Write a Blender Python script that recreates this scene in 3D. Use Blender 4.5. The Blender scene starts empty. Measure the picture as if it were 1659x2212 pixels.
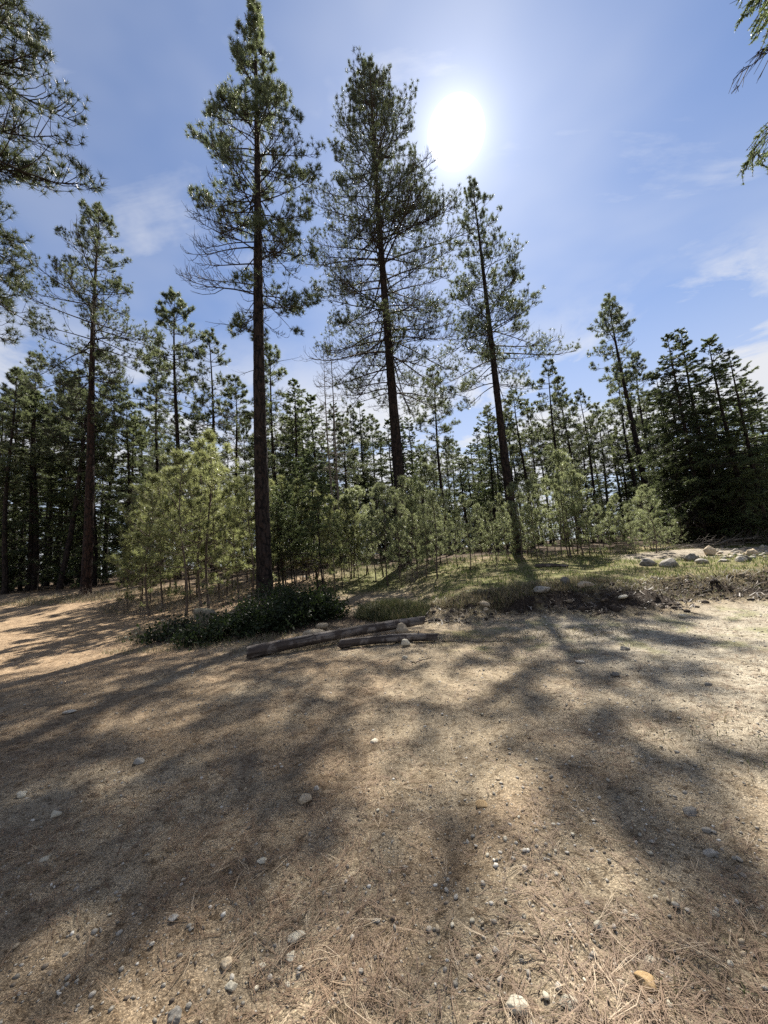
import bpy, math, random
import numpy as np
from mathutils import Vector, Matrix

# ------------------------------------------------------------------ camera, sky, sun, exposure
SC = bpy.context.scene
COL = SC.collection
F = 830.0
PITCH, ROLL = math.radians(7.5), math.radians(4.5)
CAM = np.array([0.0, 0.0, 1.6])


def ray(px, py):
    """direction seen at a point of the photograph (1659 x 2212 scale)"""
    x, y = px - 829.5, 1106.0 - py
    r = x * math.cos(ROLL) + y * math.sin(ROLL)
    u = -x * math.sin(ROLL) + y * math.cos(ROLL)
    return np.array([r, F * math.cos(PITCH) - u * math.sin(PITCH), u * math.cos(PITCH) + F * math.sin(PITCH)])


def at(px, py, Y):
    d = ray(px, py)
    return CAM + d * (Y / d[1])


cam_data = bpy.data.cameras.new("camera")
cam = bpy.data.objects.new("camera", cam_data)
COL.objects.link(cam)
cam_data.sensor_fit = 'HORIZONTAL'
cam_data.sensor_width = 36.0
cam_data.lens = 36.0 * F / 1659.0
cam_data.clip_start = 0.05
cam_data.clip_end = 3000.0
f_ = Vector((0, math.cos(PITCH), math.sin(PITCH)))
u0 = Vector((0, -math.sin(PITCH), math.cos(PITCH)))
r0 = Vector((1, 0, 0))
right = r0 * math.cos(ROLL) - u0 * math.sin(ROLL)
up = r0 * math.sin(ROLL) + u0 * math.cos(ROLL)
cam.matrix_world = Matrix(((right.x, up.x, -f_.x, CAM[0]), (right.y, up.y, -f_.y, CAM[1]),
                           (right.z, up.z, -f_.z, CAM[2]), (0, 0, 0, 1)))
SC.camera = cam

sd = ray(985, 289)
SUN = Vector(sd / np.linalg.norm(sd))
EL = math.asin(SUN.z)
AZ = math.atan2(SUN.x, SUN.y)

SKY_STRENGTH = 0.041
SUN_STRENGTH = 5.0
world = bpy.data.worlds.new("World")
SC.world = world
world.use_nodes = True
wt = world.node_tree
wt.nodes.clear()


class G:
    """tiny node-graph helper"""
    def __init__(self, tree):
        self.t = tree

    def n(self, kind, **kw):
        nd = self.t.nodes.new(kind)
        for k, v in kw.items():
            if k == 'ins':
                for a, b in v.items():
                    if hasattr(b, 'links') or isinstance(b, bpy.types.NodeSocket):
                        self.t.links.new(b, nd.inputs[a])
                    else:
                        nd.inputs[a].default_value = b
            else:
                setattr(nd, k, v)
        return nd

    def math(self, op, a, b=0.0, c=0.0, clamp=False):
        return self.n('ShaderNodeMath', operation=op, use_clamp=clamp, ins={0: a, 1: b, 2: c}).outputs[0]

    def mix(self, fac, a, b, blend='MIX'):
        nd = self.n('ShaderNodeMix', data_type='RGBA', blend_type=blend, ins={0: fac, 6: a, 7: b})
        return nd.outputs[2]

    def ramp(self, v, lo, hi, a=0.0, b=1.0, smooth=True):
        nd = self.n('ShaderNodeMapRange', interpolation_type='SMOOTHSTEP' if smooth else 'LINEAR',
                    ins={0: v, 1: lo, 2: hi, 3: a, 4: b})
        return nd.outputs[0]

    def noise(self, vec, scale, detail=4.0, rough=0.55, dist=0.0):
        return self.n('ShaderNodeTexNoise', ins={'Vector': vec, 'Scale': scale, 'Detail': detail, 'Roughness': rough,
                                                 'Distortion': dist}).outputs[0]


g = G(wt)
sky = g.n('ShaderNodeTexSky', sky_type='NISHITA', sun_disc=False, sun_elevation=EL, sun_rotation=AZ,
          altitude=700.0, air_density=1.0, dust_density=0.35, ozone_density=3.0)
geo = g.n('ShaderNodeTexCoord').outputs['Generated']
dirn = g.n('ShaderNodeVectorMath', operation='NORMALIZE', ins={0: geo}).outputs[0]
dot = g.n('ShaderNodeVectorMath', operation='DOT_PRODUCT', ins={0: dirn, 1: tuple(SUN)}).outputs['Value']
ang = g.math('ARCCOSINE', g.math('MINIMUM', dot, 0.999999))          # radians from the sun
deg = g.math('MULTIPLY', ang, 57.2958)
sep = g.n('ShaderNodeSeparateXYZ', ins={0: dirn})
den = g.math('MAXIMUM', g.math('ADD', sep.outputs[2], 0.06), 0.06)
cp = g.n('ShaderNodeCombineXYZ', ins={0: g.math('DIVIDE', sep.outputs[0], den), 1: g.math('DIVIDE', sep.outputs[1], den), 2: 0.0}).outputs[0]
# thin cirrus: a layer overhead, streaked one way, puffier patches between
mp = g.n('ShaderNodeMapping', ins={0: cp, 'Location': (4.7, 2.4, 0.0), 'Rotation': (0, 0, math.radians(38)), 'Scale': (0.55, 2.1, 1.0)}).outputs[0]
c1 = g.noise(mp, 1.5, 9.0, 0.62, 0.55)
c2 = g.noise(cp, 0.62, 7.0, 0.6, 0.25)
streak = g.math('MULTIPLY', g.ramp(c1, 0.47, 0.66), g.ramp(c2, 0.40, 0.58))
c3 = g.noise(cp, 0.85, 10.0, 0.58, 0.4)
low = g.math('MULTIPLY', g.ramp(c3, 0.38, 0.52), g.ramp(sep.outputs[2], 0.60, 0.34))
veil = g.math('MULTIPLY', g.ramp(g.noise(cp, 0.5, 5.0, 0.6, 0.3), 0.34, 0.62), 0.34)
cloud = g.math('MAXIMUM', g.math('MAXIMUM', g.math('MULTIPLY', streak, 0.72), g.math('MAXIMUM', g.math('MULTIPLY', low, 1.0), g.math('MULTIPLY', g.ramp(sep.outputs[2], 0.62, 0.12), .62))), veil, clamp=True)
glow = g.math('ADD', g.math('MULTIPLY', g.math('POWER', 2.71828, g.math('MULTIPLY', deg, -0.045)), 1.9),
              g.math('MULTIPLY', g.math('POWER', 2.71828, g.math('MULTIPLY', deg, -0.55)), 16.0))
cl_lum = g.math('ADD', 7.6, g.math('MULTIPLY', g.math('POWER', 2.71828, g.math('MULTIPLY', deg, -0.035)), 1.5))
cl_col = g.n('ShaderNodeVectorMath', operation='SCALE', ins={0: (0.96, 0.98, 1.04), 3: cl_lum}).outputs[0]
tint = g.mix(1.0, sky.outputs[0], (0.98, 1.13, 1.32, 1), 'MULTIPLY')
base = g.mix(cloud, tint, cl_col)
gl_col = g.n('ShaderNodeVectorMath', operation='SCALE', ins={0: (1.0, 0.985, 0.96), 3: glow}).outputs[0]
disc = g.ramp(deg, 3.05, 2.35)
dc = g.n('ShaderNodeVectorMath', operation='SCALE', ins={0: (1.0, 1.0, 0.98), 3: g.math('MULTIPLY', disc, 40.0)}).outputs[0]
tot = g.n('ShaderNodeVectorMath', operation='ADD', ins={0: base, 1: gl_col}).outputs[0]
tot = g.n('ShaderNodeVectorMath', operation='ADD', ins={0: tot, 1: dc}).outputs[0]
bg = g.n('ShaderNodeBackground', ins={'Color': tot, 'Strength': SKY_STRENGTH})
wo = g.n('ShaderNodeOutputWorld', ins={0: bg.outputs[0]})

sl = bpy.data.lights.new("sun", 'SUN')
sl.energy = SUN_STRENGTH
sl.angle = math.radians(0.5)
sl.color = (1.0, 0.94, 0.84)
so = bpy.data.objects.new("sun", sl)
COL.objects.link(so)
so.location = SUN * 60
so.rotation_euler = (-SUN).to_track_quat('-Z', 'Y').to_euler()

vs = SC.view_settings
vs.view_transform = 'Standard'
vs.look = 'None'
vs.gamma = 1.0
vs.use_curve_mapping = False
vs.exposure = 1.32
SC.render.engine = 'CYCLES'
SC.cycles.max_bounces = 6
SC.cycles.diffuse_bounces = 3
SC.cycles.glossy_bounces = 2
SC.cycles.transmission_bounces = 4
SC.cycles.use_denoising = False

# ------------------------------------------------------------------ helpers
RNG = np.random.default_rng(11)
random.seed(5)


def tag(o, label=None, cat=None, group=None, kind=None):
    if label:
        o['label'] = label
    if cat:
        o['category'] = cat
    if group:
        o['group'] = group
    if kind:
        o['kind'] = kind
    return o


def mesh(name, V, faces, mat=None, attr=None, col=None, smooth=False):
    """faces: list of (M,k) index arrays; attr: per-vertex float 'v'; col: per-vertex colour"""
    V = np.ascontiguousarray(V, dtype=np.float32)
    me = bpy.data.meshes.new(name)
    faces = [np.asarray(f) for f in faces if len(f)]
    loops = np.concatenate([f.ravel() for f in faces]).astype(np.int32)
    counts = np.concatenate([np.full(len(f), f.shape[1]) for f in faces]).astype(np.int32)
    starts = np.concatenate([[0], np.cumsum(counts)[:-1]]).astype(np.int32)
    me.vertices.add(len(V))
    me.vertices.foreach_set('co', V.ravel())
    me.loops.add(len(loops))
    me.loops.foreach_set('vertex_index', loops)
    me.polygons.add(len(counts))
    me.polygons.foreach_set('loop_start', starts)
    if smooth:
        me.polygons.foreach_set('use_smooth', np.ones(len(counts), dtype=bool))
    if attr is not None:
        a = me.attributes.new('v', 'FLOAT', 'POINT')
        a.data.foreach_set('value', np.ascontiguousarray(attr, dtype=np.float32))
    if col is not None:
        a = me.attributes.new('c', 'FLOAT_COLOR', 'POINT')
        c4 = np.ones((len(V), 4), dtype=np.float32)
        c4[:, :3] = col
        a.data.foreach_set('color', c4.ravel())
    me.update(calc_edges=True)
    if mat:
        me.materials.append(mat)
    return me


def obj(name, me, parent=None, loc=None):
    o = bpy.data.objects.new(name, me)
    COL.objects.link(o)
    if parent:
        o.parent = parent
    if loc is not None:
        o.location = loc
    return o


def empty(name, loc=(0, 0, 0)):
    o = bpy.data.objects.new(name, None)
    o.empty_display_size = 0.2
    COL.objects.link(o)
    o.location = loc
    return o


_P = np.random.default_rng(3).permutation(512)
_GA = np.random.default_rng(4).uniform(0, 2 * math.pi, 512)


def perlin(x, y):
    xi, yi = np.floor(x).astype(int), np.floor(y).astype(int)
    xf, yf = x - xi, y - yi
    u, v = xf * xf * xf * (xf * (xf * 6 - 15) + 10), yf * yf * yf * (yf * (yf * 6 - 15) + 10)

    def gr(ix, iy, dx, dy):
        a = _GA[_P[(_P[ix & 511] + iy) & 511]]
        return np.cos(a) * dx + np.sin(a) * dy
    a = gr(xi, yi, xf, yf)
    b = gr(xi + 1, yi, xf - 1, yf)
    c = gr(xi, yi + 1, xf, yf - 1)
    d = gr(xi + 1, yi + 1, xf - 1, yf - 1)
    return (a + (b - a) * u) + ((c + (d - c) * u) - (a + (b - a) * u)) * v


def fbm(x, y, octv=4, gain=0.5):
    s, a = 0, 1.0
    for i in range(octv):
        s = s + a * perlin(x * 2 ** i + 17.3 * i, y * 2 ** i - 9.1 * i)
        a *= gain
    return s


def sstep(a, b, x):
    t = np.clip((x - a) / (b - a), 0, 1)
    return t * t * (3 - 2 * t)


ZL = ([-60, 4, 8, 10, 13, 15, 17, 20, 24, 30, 40, 60, 100, 600], [0, 0, .03, .08, .25, .40, .62, 1.0, 1.45, 1.75, 2.1, 2.8, 4.0, 6.0])
ZR = ([-60, 8.6, 9.2, 9.7, 10.15, 10.6, 11, 14, 18, 22, 30, 40, 60, 100, 600], [0, .0, .04, .13, .36, .50, .60, .82, 1.15, 1.38, 1.75, 2.1, 2.8, 4.0, 6.0])
TOE = ([-2, 1.3, 2.9, 4.5, 5.4, 7.1, 8.8, 12, 20], [.8, .5, .4, -.4, -.6, .3, .2, 1.0, 2.0])


def bank_y(x, y):
    return y - np.interp(x, *TOE) - 0.70 * fbm(x * .55, y * .25 + 3.0, 4, .6)


def hbase(x, y):
    """terrain without the small relief"""
    zl = np.interp(y + .4 * perlin(x * .2, y * .2), *ZL)
    yb = bank_y(x, y)
    zr = np.interp(yb, *ZR)
    w = sstep(0.0, 2.6, x)
    z = zl * (1 - w) + zr * w
    z = z + .42 * np.exp(-((x + 4.4) / 1.9) ** 2 - ((y - 13.6) / 1.7) ** 2)       # mound under the big pine
    z = z + .16 * np.exp(-((x + 3.4) / 1.8) ** 2 - ((y - 10.8) / 1.2) ** 2)
    z = z + .30 * np.exp(-((x + 0.15) / .9) ** 2 - ((y - 11.0) / .8) ** 2)        # grassy hump behind the logs
    z = z + .10 * np.exp(-((x - 13) / 3.5) ** 2 - ((y - 16) / 2.0) ** 2)
    z = z + .05 * fbm(x * .35, y * .35, 3) * sstep(2, 9, np.hypot(x, y))
    return z


def roughness(x, y):
    """how clumpy the ground is: smooth on the gravel, cloddy on the bank and needles"""
    yb = bank_y(x, y)
    scarp = sstep(9.0, 9.7, yb) * sstep(11.3, 10.6, yb) * sstep(.6, 2.4, x)
    return 1.0 + 4.5 * scarp


def H(x, y):
    x = np.asarray(x, dtype=float)
    y = np.asarray(y, dtype=float)
    d = np.hypot(x, y)
    fine = .016 * fbm(x * 2.3, y * 2.3, 3) + .017 * fbm(x * 9, y * 9, 3, .65) * sstep(16, 7, d)
    # old wheel ruts curving from the foreground to the road on the right
    c = .0 + .075 * (y - 1.0) ** 1.9 * (y > 1.0) if np.ndim(y) == 0 else .075 * np.maximum(y - 1.0, 0) ** 1.9
    rut = 0
    for o_ in (-1.5, .1):
        rut = rut + np.exp(-((x - c - o_ + .12 * perlin(x * .7, y * .7)) / .20) ** 2) - .55 * np.exp(-((x - c - o_ - .34) / .16) ** 2)
    rut = rut * sstep(8.0, 5.5, y) * sstep(-.5, 1.0, y)
    return hbase(x, y) + fine * roughness(x, y) - .028 * rut * (1 + perlin(x * 3, y * 3))


def ground_at(px, py, it=40):
    """where the sight line through a point of the photo meets the terrain"""
    d = ray(px, py)
    t = np.concatenate([np.linspace(.8, 14, 1400), np.linspace(14, 120, 2600)])
    X, Y, Z = d[0] / d[1] * t, t, CAM[2] + d[2] / d[1] * t
    hit = np.nonzero(Z <= H(X, Y))[0]
    i = hit[0] if len(hit) else -1
    return np.array([X[i], Y[i], float(H(X[i], Y[i]))])


# ------------------------------------------------------------------ materials
def mat(name):
    m = bpy.data.materials.new(name)
    m.use_nodes = True
    m.node_tree.nodes.clear()
    return m, G(m.node_tree)


def out(g, shader, disp=None):
    o = g.n('ShaderNodeOutputMaterial', ins={0: shader})
    return o


def foliage(name, a, b, trans, tfac=0.42, rough=0.45, spec=0.35, bright=(0.75, 1.25)):
    m, g = mat(name)
    v = g.n('ShaderNodeAttribute', attribute_name='v').outputs['Fac']
    rnd = g.n('ShaderNodeObjectInfo').outputs['Random']
    br = g.math('ADD', bright[0], g.math('MULTIPLY', rnd, bright[1] - bright[0]))
    c = g.mix(v, (*a, 1), (*b, 1))
    c = g.n('ShaderNodeVectorMath', operation='SCALE', ins={0: c, 3: br}).outputs[0]
    tc = g.n('ShaderNodeVectorMath', operation='SCALE', ins={0: g.mix(v, (*trans, 1), tuple(x * 1.35 for x in trans) + (1,)), 3: br}).outputs[0]
    p = g.n('ShaderNodeBsdfPrincipled', ins={'Base Color': c, 'Roughness': rough, 'Specular IOR Level': spec})
    t = g.n('ShaderNodeBsdfTranslucent', ins={'Color': tc})
    mx = g.n('ShaderNodeMixShader', ins={0: tfac, 1: p.outputs[0], 2: t.outputs[0]})
    out(g, mx.outputs[0])
    return m


def bark(name, dark, light, warm, sc=1.0, bump=0.6):
    m, g = mat(name)
    co = g.n('ShaderNodeTexCoord').outputs['Object']
    mp = g.n('ShaderNodeMapping', ins={0: co, 'Scale': (7 * sc, 7 * sc, 2.0 * sc)}).outputs[0]
    nz = g.noise(co, 5.0 * sc, 5.0, .6)
    wob = g.n('ShaderNodeVectorMath', operation='ADD', ins={0: mp, 1: g.n('ShaderNodeVectorMath', operation='SCALE', ins={0: g.n('ShaderNodeTexNoise', ins={'Vector': co, 'Scale': 4.0 * sc}).outputs[1], 3: 1.2}).outputs[0]}).outputs[0]
    vo = g.n('ShaderNodeTexVoronoi', feature='DISTANCE_TO_EDGE', ins={'Vector': wob, 'Scale': 1.0})
    e = g.ramp(vo.outputs['Distance'], 0.02, 0.22)
    c = g.mix(e, (*dark, 1), (*light, 1))
    c = g.mix(g.ramp(nz, .45, .7), c, (*warm, 1))
    hgt = g.math('ADD', e, g.math('MULTIPLY', g.noise(co, 22 * sc, 4.0, .6), .5))
    bp = g.n('ShaderNodeBump', ins={'Strength': bump, 'Distance': 0.03, 'Height': hgt})
    p = g.n('ShaderNodeBsdfPrincipled', ins={'Base Color': c, 'Roughness': .9, 'Specular IOR Level': .15, 'Normal': bp.outputs[0]})
    out(g, p.outputs[0])
    return m


def plain(name, a, b, scale, rough=.85, bump=.3, spec=.2, dist=.01, obj_rand=.25):
    m, g = mat(name)
    co = g.n('ShaderNodeTexCoord').outputs['Object']
    n1 = g.noise(co, scale, 6.0, .6)
    n2 = g.noise(co, scale * 7, 4.0, .6)
    rnd = g.n('ShaderNodeObjectInfo').outputs['Random']
    c = g.mix(g.ramp(n1, .35, .68), (*a, 1), (*b, 1))
    c = g.mix(g.math('MULTIPLY', g.ramp(n2, .5, .75), .5), c, tuple(x * .5 for x in a) + (1,))
    c = g.n('ShaderNodeVectorMath', operation='SCALE', ins={0: c, 3: g.math('ADD', 1 - obj_rand, g.math('MULTIPLY', rnd, 2 * obj_rand))}).outputs[0]
    bp = g.n('ShaderNodeBump', ins={'Strength': bump, 'Distance': dist, 'Height': g.math('ADD', n1, g.math('MULTIPLY', n2, .4))})
    p = g.n('ShaderNodeBsdfPrincipled', ins={'Base Color': c, 'Roughness': rough, 'Specular IOR Level': spec, 'Normal': bp.outputs[0]})
    out(g, p.outputs[0])
    return m


def blades(name, a, b, c3=None, tfac=.25, rough=.6):
    """thin dry blades: colour per blade from attribute v"""
    m, g = mat(name)
    v = g.n('ShaderNodeAttribute', attribute_name='v').outputs['Fac']
    c = g.mix(v, (*a, 1), (*b, 1))
    if c3:
        c = g.mix(g.ramp(v, .86, .9), c, (*c3, 1))
    p = g.n('ShaderNodeBsdfPrincipled', ins={'Base Color': c, 'Roughness': rough, 'Specular IOR Level': .3})
    t = g.n('ShaderNodeBsdfTranslucent', ins={'Color': c})
    out(g, g.n('ShaderNodeMixShader', ins={0: tfac, 1: p.outputs[0], 2: t.outputs[0]}).outputs[0])
    return m


M_NEEDLE = foliage('pine_needles', (.042, .056, .034), (.080, .098, .052), (.150, .175, .080), .46)
M_NEEDLE_NEAR = foliage('pine_needles_near', (.032, .044, .026), (.060, .074, .036), (.085, .10, .04), .38)
M_FIR = foliage('fir_needles', (.032, .046, .024), (.062, .082, .038), (.125, .155, .062), .44, spec=.25)
M_SAP = foliage('sapling_needles', (.092, .110, .048), (.138, .155, .070), (.285, .305, .125), .49, rough=.4, spec=.45, bright=(.8, 1.2))
M_SAPG = foliage('grey_sapling_needles', (.100, .120, .066), (.155, .175, .100), (.28, .31, .15), .48, rough=.38, spec=.5, bright=(.8, 1.2))
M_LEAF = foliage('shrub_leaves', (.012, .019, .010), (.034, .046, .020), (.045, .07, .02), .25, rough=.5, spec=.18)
M_BARK = bark('pine_bark', (.007, .006, .006), (.030, .023, .021), (.038, .026, .021))
M_BARKRED = bark('red_pine_bark', (.008, .006, .006), (.036, .023, .019), (.046, .026, .020))
M_LIMB = plain('limb_bark', (.024, .019, .016), (.050, .040, .033), 6, bump=.3)
M_SAPBARK = plain('sapling_bark', (.070, .052, .040), (.12, .095, .075), 9, bump=.3)
M_DEAD = plain('dead_wood', (.10, .085, .07), (.19, .165, .14), 8, bump=.4)
M_LOG = plain('weathered_log', (.16, .14, .12), (.30, .27, .235), 5, bump=.5, dist=.02)
M_ROCK = plain('river_rock', (.27, .245, .205), (.42, .39, .335), 6, rough=.8, bump=.35)
M_ROCKTAN = plain('tan_rock', (.30, .235, .155), (.43, .36, .26), 7, rough=.8, bump=.35)
M_ROCKDARK = plain('dark_rock', (.12, .11, .095), (.22, .205, .18), 7, rough=.85, bump=.4)
M_OCHRE = plain('ochre_rock', (.26, .165, .075), (.40, .29, .16), 18, rough=.75, bump=.4)
M_MOSSY = plain('mossy_rock', (.13, .125, .085), (.24, .22, .165), 5, rough=.9, bump=.4)
M_CREAM = plain('cream_stone', (.36, .325, .245), (.48, .44, .35), 20, rough=.65, bump=.25)
M_LITTER = blades('fallen_needles', (.120, .072, .045), (.34, .235, .150), (.50, .40, .28))
M_CHIP = blades('bark_chips', (.030, .022, .017), (.13, .10, .075), (.30, .26, .21), tfac=.02)
M_CRUMB = blades('soil_crumbs', (.085, .066, .050), (.20, .165, .125), (.28, .23, .17), tfac=.0, rough=.95)
M_CLOD = blades('bank_earth', (.022, .016, .012), (.075, .055, .040), (.15, .12, .085), tfac=.0, rough=.95)
M_PEB = blades('pebble_mix', (.15, .135, .11), (.33, .30, .25), (.50, .47, .41), tfac=0.0)
M_GRASS = blades('short_grass', (.055, .080, .020), (.12, .145, .04), (.24, .20, .11), tfac=.45)
M_MOUND = blades('mound_grass', (.040, .050, .020), (.095, .100, .045), (.20, .165, .10), tfac=.3)
M_DRYGRASS = blades('dry_grass', (.17, .14, .085), (.30, .255, .16), (.10, .13, .045), tfac=.3)

# ------------------------------------------------------------------ ground
def ground_colour(x, y):
    n = fbm(x * .5, y * .5, 4)
    n2 = fbm(x * 1.7 + 5, y * 1.7, 4)
    n3 = fbm(x * 6, y * 6 + 2, 3)
    dirt = np.array([.285, .235, .165])
    litter = np.array([.225, .168, .110])
    path = np.array([.32, .235, .152])
    gravel = np.array([.37, .335, .265])
    green = np.array([.130, .145, .046])
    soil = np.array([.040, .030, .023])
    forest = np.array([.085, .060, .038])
    dry = np.array([.24, .195, .115])
    c = np.empty(x.shape + (3,))
    c[:] = dirt

    def lay(col, w):
        nonlocal c
        w = np.clip(w, 0, 1)[..., None]
        c = c * (1 - w) + col * w
    lay(litter, .75 * sstep(-.1, .35, n + .25 * n2 - .12 * (x + .5)))
    lay(path, .9 * sstep(-3.2, -5.0, x + n2) * sstep(5.5, 8.5, y + n2 - .2 * x * 0) * sstep(22.5, 20.5, y + .5 * n2))
    lay(gravel, sstep(1.0, 4.2, x + 1.2 * n - .12 * (y - 5)) * sstep(9.6, 8.2, bank_y(x, y)) * sstep(1.5, 4.5, y))
    yb = bank_y(x, y)
    rt = sstep(.3, 2.2, x)
    lay(dry, rt * sstep(9.0, 9.8, yb))
    lay(green, rt * sstep(10.4, 11.4, yb + 1.0 * n2) * np.clip(.55 + .8 * n2 + .5 * n3, .1, 1) * sstep(20.5, 18.5, y - .05 * x))
    lay(green, .8 * sstep(-3.5, -1.0, x) * (1 - rt) * sstep(14.5, 17.0, y + n2) * sstep(26, 23, y))
    lay(green, .55 * sstep(.05, .4, n2 + .2 * n) * sstep(2.6, .8, np.abs(yb - 7.4)) * sstep(.5, 1.5, x))
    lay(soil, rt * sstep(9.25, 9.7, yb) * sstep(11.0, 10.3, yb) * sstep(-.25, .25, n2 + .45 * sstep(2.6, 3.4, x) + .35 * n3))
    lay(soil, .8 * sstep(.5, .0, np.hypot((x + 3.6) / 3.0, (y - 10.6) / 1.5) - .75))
    lay(np.array([.30, .265, .21]), sstep(.35, .0, np.hypot((x - 13.5) / 4.0, (y - 16.5) / 1.8) - .8))
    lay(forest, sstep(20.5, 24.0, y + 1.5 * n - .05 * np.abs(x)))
    c *= 1.13 * (1 + .30 * n3 + .18 * n2)[..., None]
    return np.clip(c, .01, .9)


def build_ground():
    a1 = np.radians(np.linspace(-58, 58, 370))
    a2 = np.radians(np.linspace(58, 302, 74)[1:-1])
    ang_ = np.concatenate([a1, a2])
    rad = .35 * np.exp(np.linspace(0, math.log(900 / .35), 400))
    A, R = np.meshgrid(ang_, rad)
    X, Y = R * np.sin(A), R * np.cos(A)
    Z = H(X, Y)
    nr, na = X.shape
    V = np.stack([X, Y, Z], -1).reshape(-1, 3)
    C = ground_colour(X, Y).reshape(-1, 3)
    idx = np.arange(nr * na).reshape(nr, na)
    nxt = np.roll(idx, -1, axis=1)
    q = np.stack([idx[:-1], nxt[:-1], nxt[1:], idx[1:]], -1).reshape(-1, 4)[:, ::-1]
    V = np.vstack([V, [[0, 0, float(H(0, 0))]]])
    C = np.vstack([C, ground_colour(np.array([0.]), np.array([0.]))])
    fan = np.stack([idx[0], nxt[0], np.full(na, nr * na)], -1)
    m, g = mat('forest_ground')
    co = g.n('ShaderNodeTexCoord').outputs['Object']
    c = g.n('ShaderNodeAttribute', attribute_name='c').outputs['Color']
    n0 = g.noise(co, 2.6, 8.0, .68, .3)
    n1 = g.noise(co, 14, 6.0, .65)
    n2 = g.noise(co, 55, 5.0, .7)
    vo = g.n('ShaderNodeTexVoronoi', ins={'Vector': co, 'Scale': 42.0, 'Randomness': 1.0})
    vd = g.ramp(vo.outputs['Distance'], .16, .34)
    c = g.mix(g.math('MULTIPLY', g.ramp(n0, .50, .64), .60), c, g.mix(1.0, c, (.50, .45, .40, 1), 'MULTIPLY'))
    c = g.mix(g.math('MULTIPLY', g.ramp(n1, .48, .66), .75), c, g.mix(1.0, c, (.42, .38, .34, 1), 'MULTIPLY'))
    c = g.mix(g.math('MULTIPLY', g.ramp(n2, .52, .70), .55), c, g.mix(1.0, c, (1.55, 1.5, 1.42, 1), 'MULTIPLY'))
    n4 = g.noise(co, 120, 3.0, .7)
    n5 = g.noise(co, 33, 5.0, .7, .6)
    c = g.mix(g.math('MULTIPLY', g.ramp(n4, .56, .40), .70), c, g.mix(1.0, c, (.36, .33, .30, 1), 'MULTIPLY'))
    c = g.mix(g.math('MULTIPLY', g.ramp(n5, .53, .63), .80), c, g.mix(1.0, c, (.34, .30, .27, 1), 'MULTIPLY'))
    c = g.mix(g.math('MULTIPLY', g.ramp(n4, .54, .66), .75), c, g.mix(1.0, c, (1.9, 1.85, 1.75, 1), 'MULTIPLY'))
    pick = g.math('GREATER_THAN', g.n('ShaderNodeSeparateColor', ins={0: vo.outputs['Color']}).outputs[0], .80)
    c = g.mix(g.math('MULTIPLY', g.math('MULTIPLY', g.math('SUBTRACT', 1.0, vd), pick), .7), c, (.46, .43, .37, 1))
    hgt = g.math('ADD', g.math('ADD', g.math('MULTIPLY', n1, .6), g.math('MULTIPLY', n2, .6)),
                 g.math('MULTIPLY', g.math('MULTIPLY', g.math('SUBTRACT', 1.0, vd), pick), .5))
    bp = g.n('ShaderNodeBump', ins={'Strength': .95, 'Distance': .03, 'Height': hgt})
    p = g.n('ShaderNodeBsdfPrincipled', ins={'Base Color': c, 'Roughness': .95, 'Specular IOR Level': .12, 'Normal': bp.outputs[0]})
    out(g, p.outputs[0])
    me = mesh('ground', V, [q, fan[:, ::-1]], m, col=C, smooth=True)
    o = obj('ground', me)
    return tag(o, 'needle-strewn dirt clearing with gravel road and grassy rise beyond', kind='structure')


build_ground()

# ------------------------------------------------------------------ tree building
def norm(v):
    return v / np.maximum(np.linalg.norm(v, axis=-1, keepdims=True), 1e-9)


def tubes(P, R, sides=4):
    """P (N,K,3) polylines, R (N,K) radii -> verts, quads"""
    N, K, _ = P.shape
    T = np.empty_like(P)
    T[:, 1:-1] = P[:, 2:] - P[:, :-2]
    T[:, 0] = P[:, 1] - P[:, 0]
    T[:, -1] = P[:, -1] - P[:, -2]
    T = norm(T)
    ref = np.where(np.abs(T[:, :1, 2:3]) > .8, np.array([1., 0, 0]), np.array([0, 0, 1.]))
    U = norm(np.cross(T, np.broadcast_to(ref, T.shape)))
    W = np.cross(T, U)
    a = np.arange(sides) * 2 * math.pi / sides
    V = P[:, :, None, :] + R[:, :, None, None] * (np.cos(a)[None, None, :, None] * U[:, :, None, :] + np.sin(a)[None, None, :, None] * W[:, :, None, :])
    idx = np.arange(N * K * sides).reshape(N, K, sides)
    nx = np.roll(idx, -1, axis=2)
    q = np.stack([idx[:, :-1], nx[:, :-1], nx[:, 1:], idx[:, 1:]], -1).reshape(-1, 4)
    return V.reshape(-1, 3), q


def join(parts):
    Vs, Fs, n = [], [], 0
    for V, f in parts:
        Vs.append(V)
        Fs.append(f + n)
        n += len(V)
    return np.vstack(Vs), Fs


def tufts(rng, C, D, K, ln, wd, spread, along):
    """brushes of needles: C centres, D axis; returns verts, tris, per-vertex value"""
    N = len(C)
    nd = norm(D[:, None, :] * rng.uniform(.15, .9, (N, K, 1)) + spread * norm(rng.normal(size=(N, K, 3))) + np.array([0, 0, .10]))
    al = along[:, None, None] if np.ndim(along) else along
    base = C[:, None, :] - D[:, None, :] * (rng.random((N, K, 1)) * al)
    L = ln * rng.uniform(.7, 1.15, (N, K, 1))
    tip = base + nd * L
    s = norm(np.cross(nd, norm(rng.normal(size=(N, K, 3))))) * (wd * .5)
    V = np.stack([base - s, base + s, tip], 2).reshape(-1, 3)
    i = np.arange(N * K) * 3
    q = np.stack([i, i + 1, i + 2], -1)
    v = np.repeat(np.clip(rng.normal(.45, .22, N)[:, None] + rng.normal(0, .12, (N, K)), 0, 1).ravel(), 3)
    return V, q, v


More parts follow.
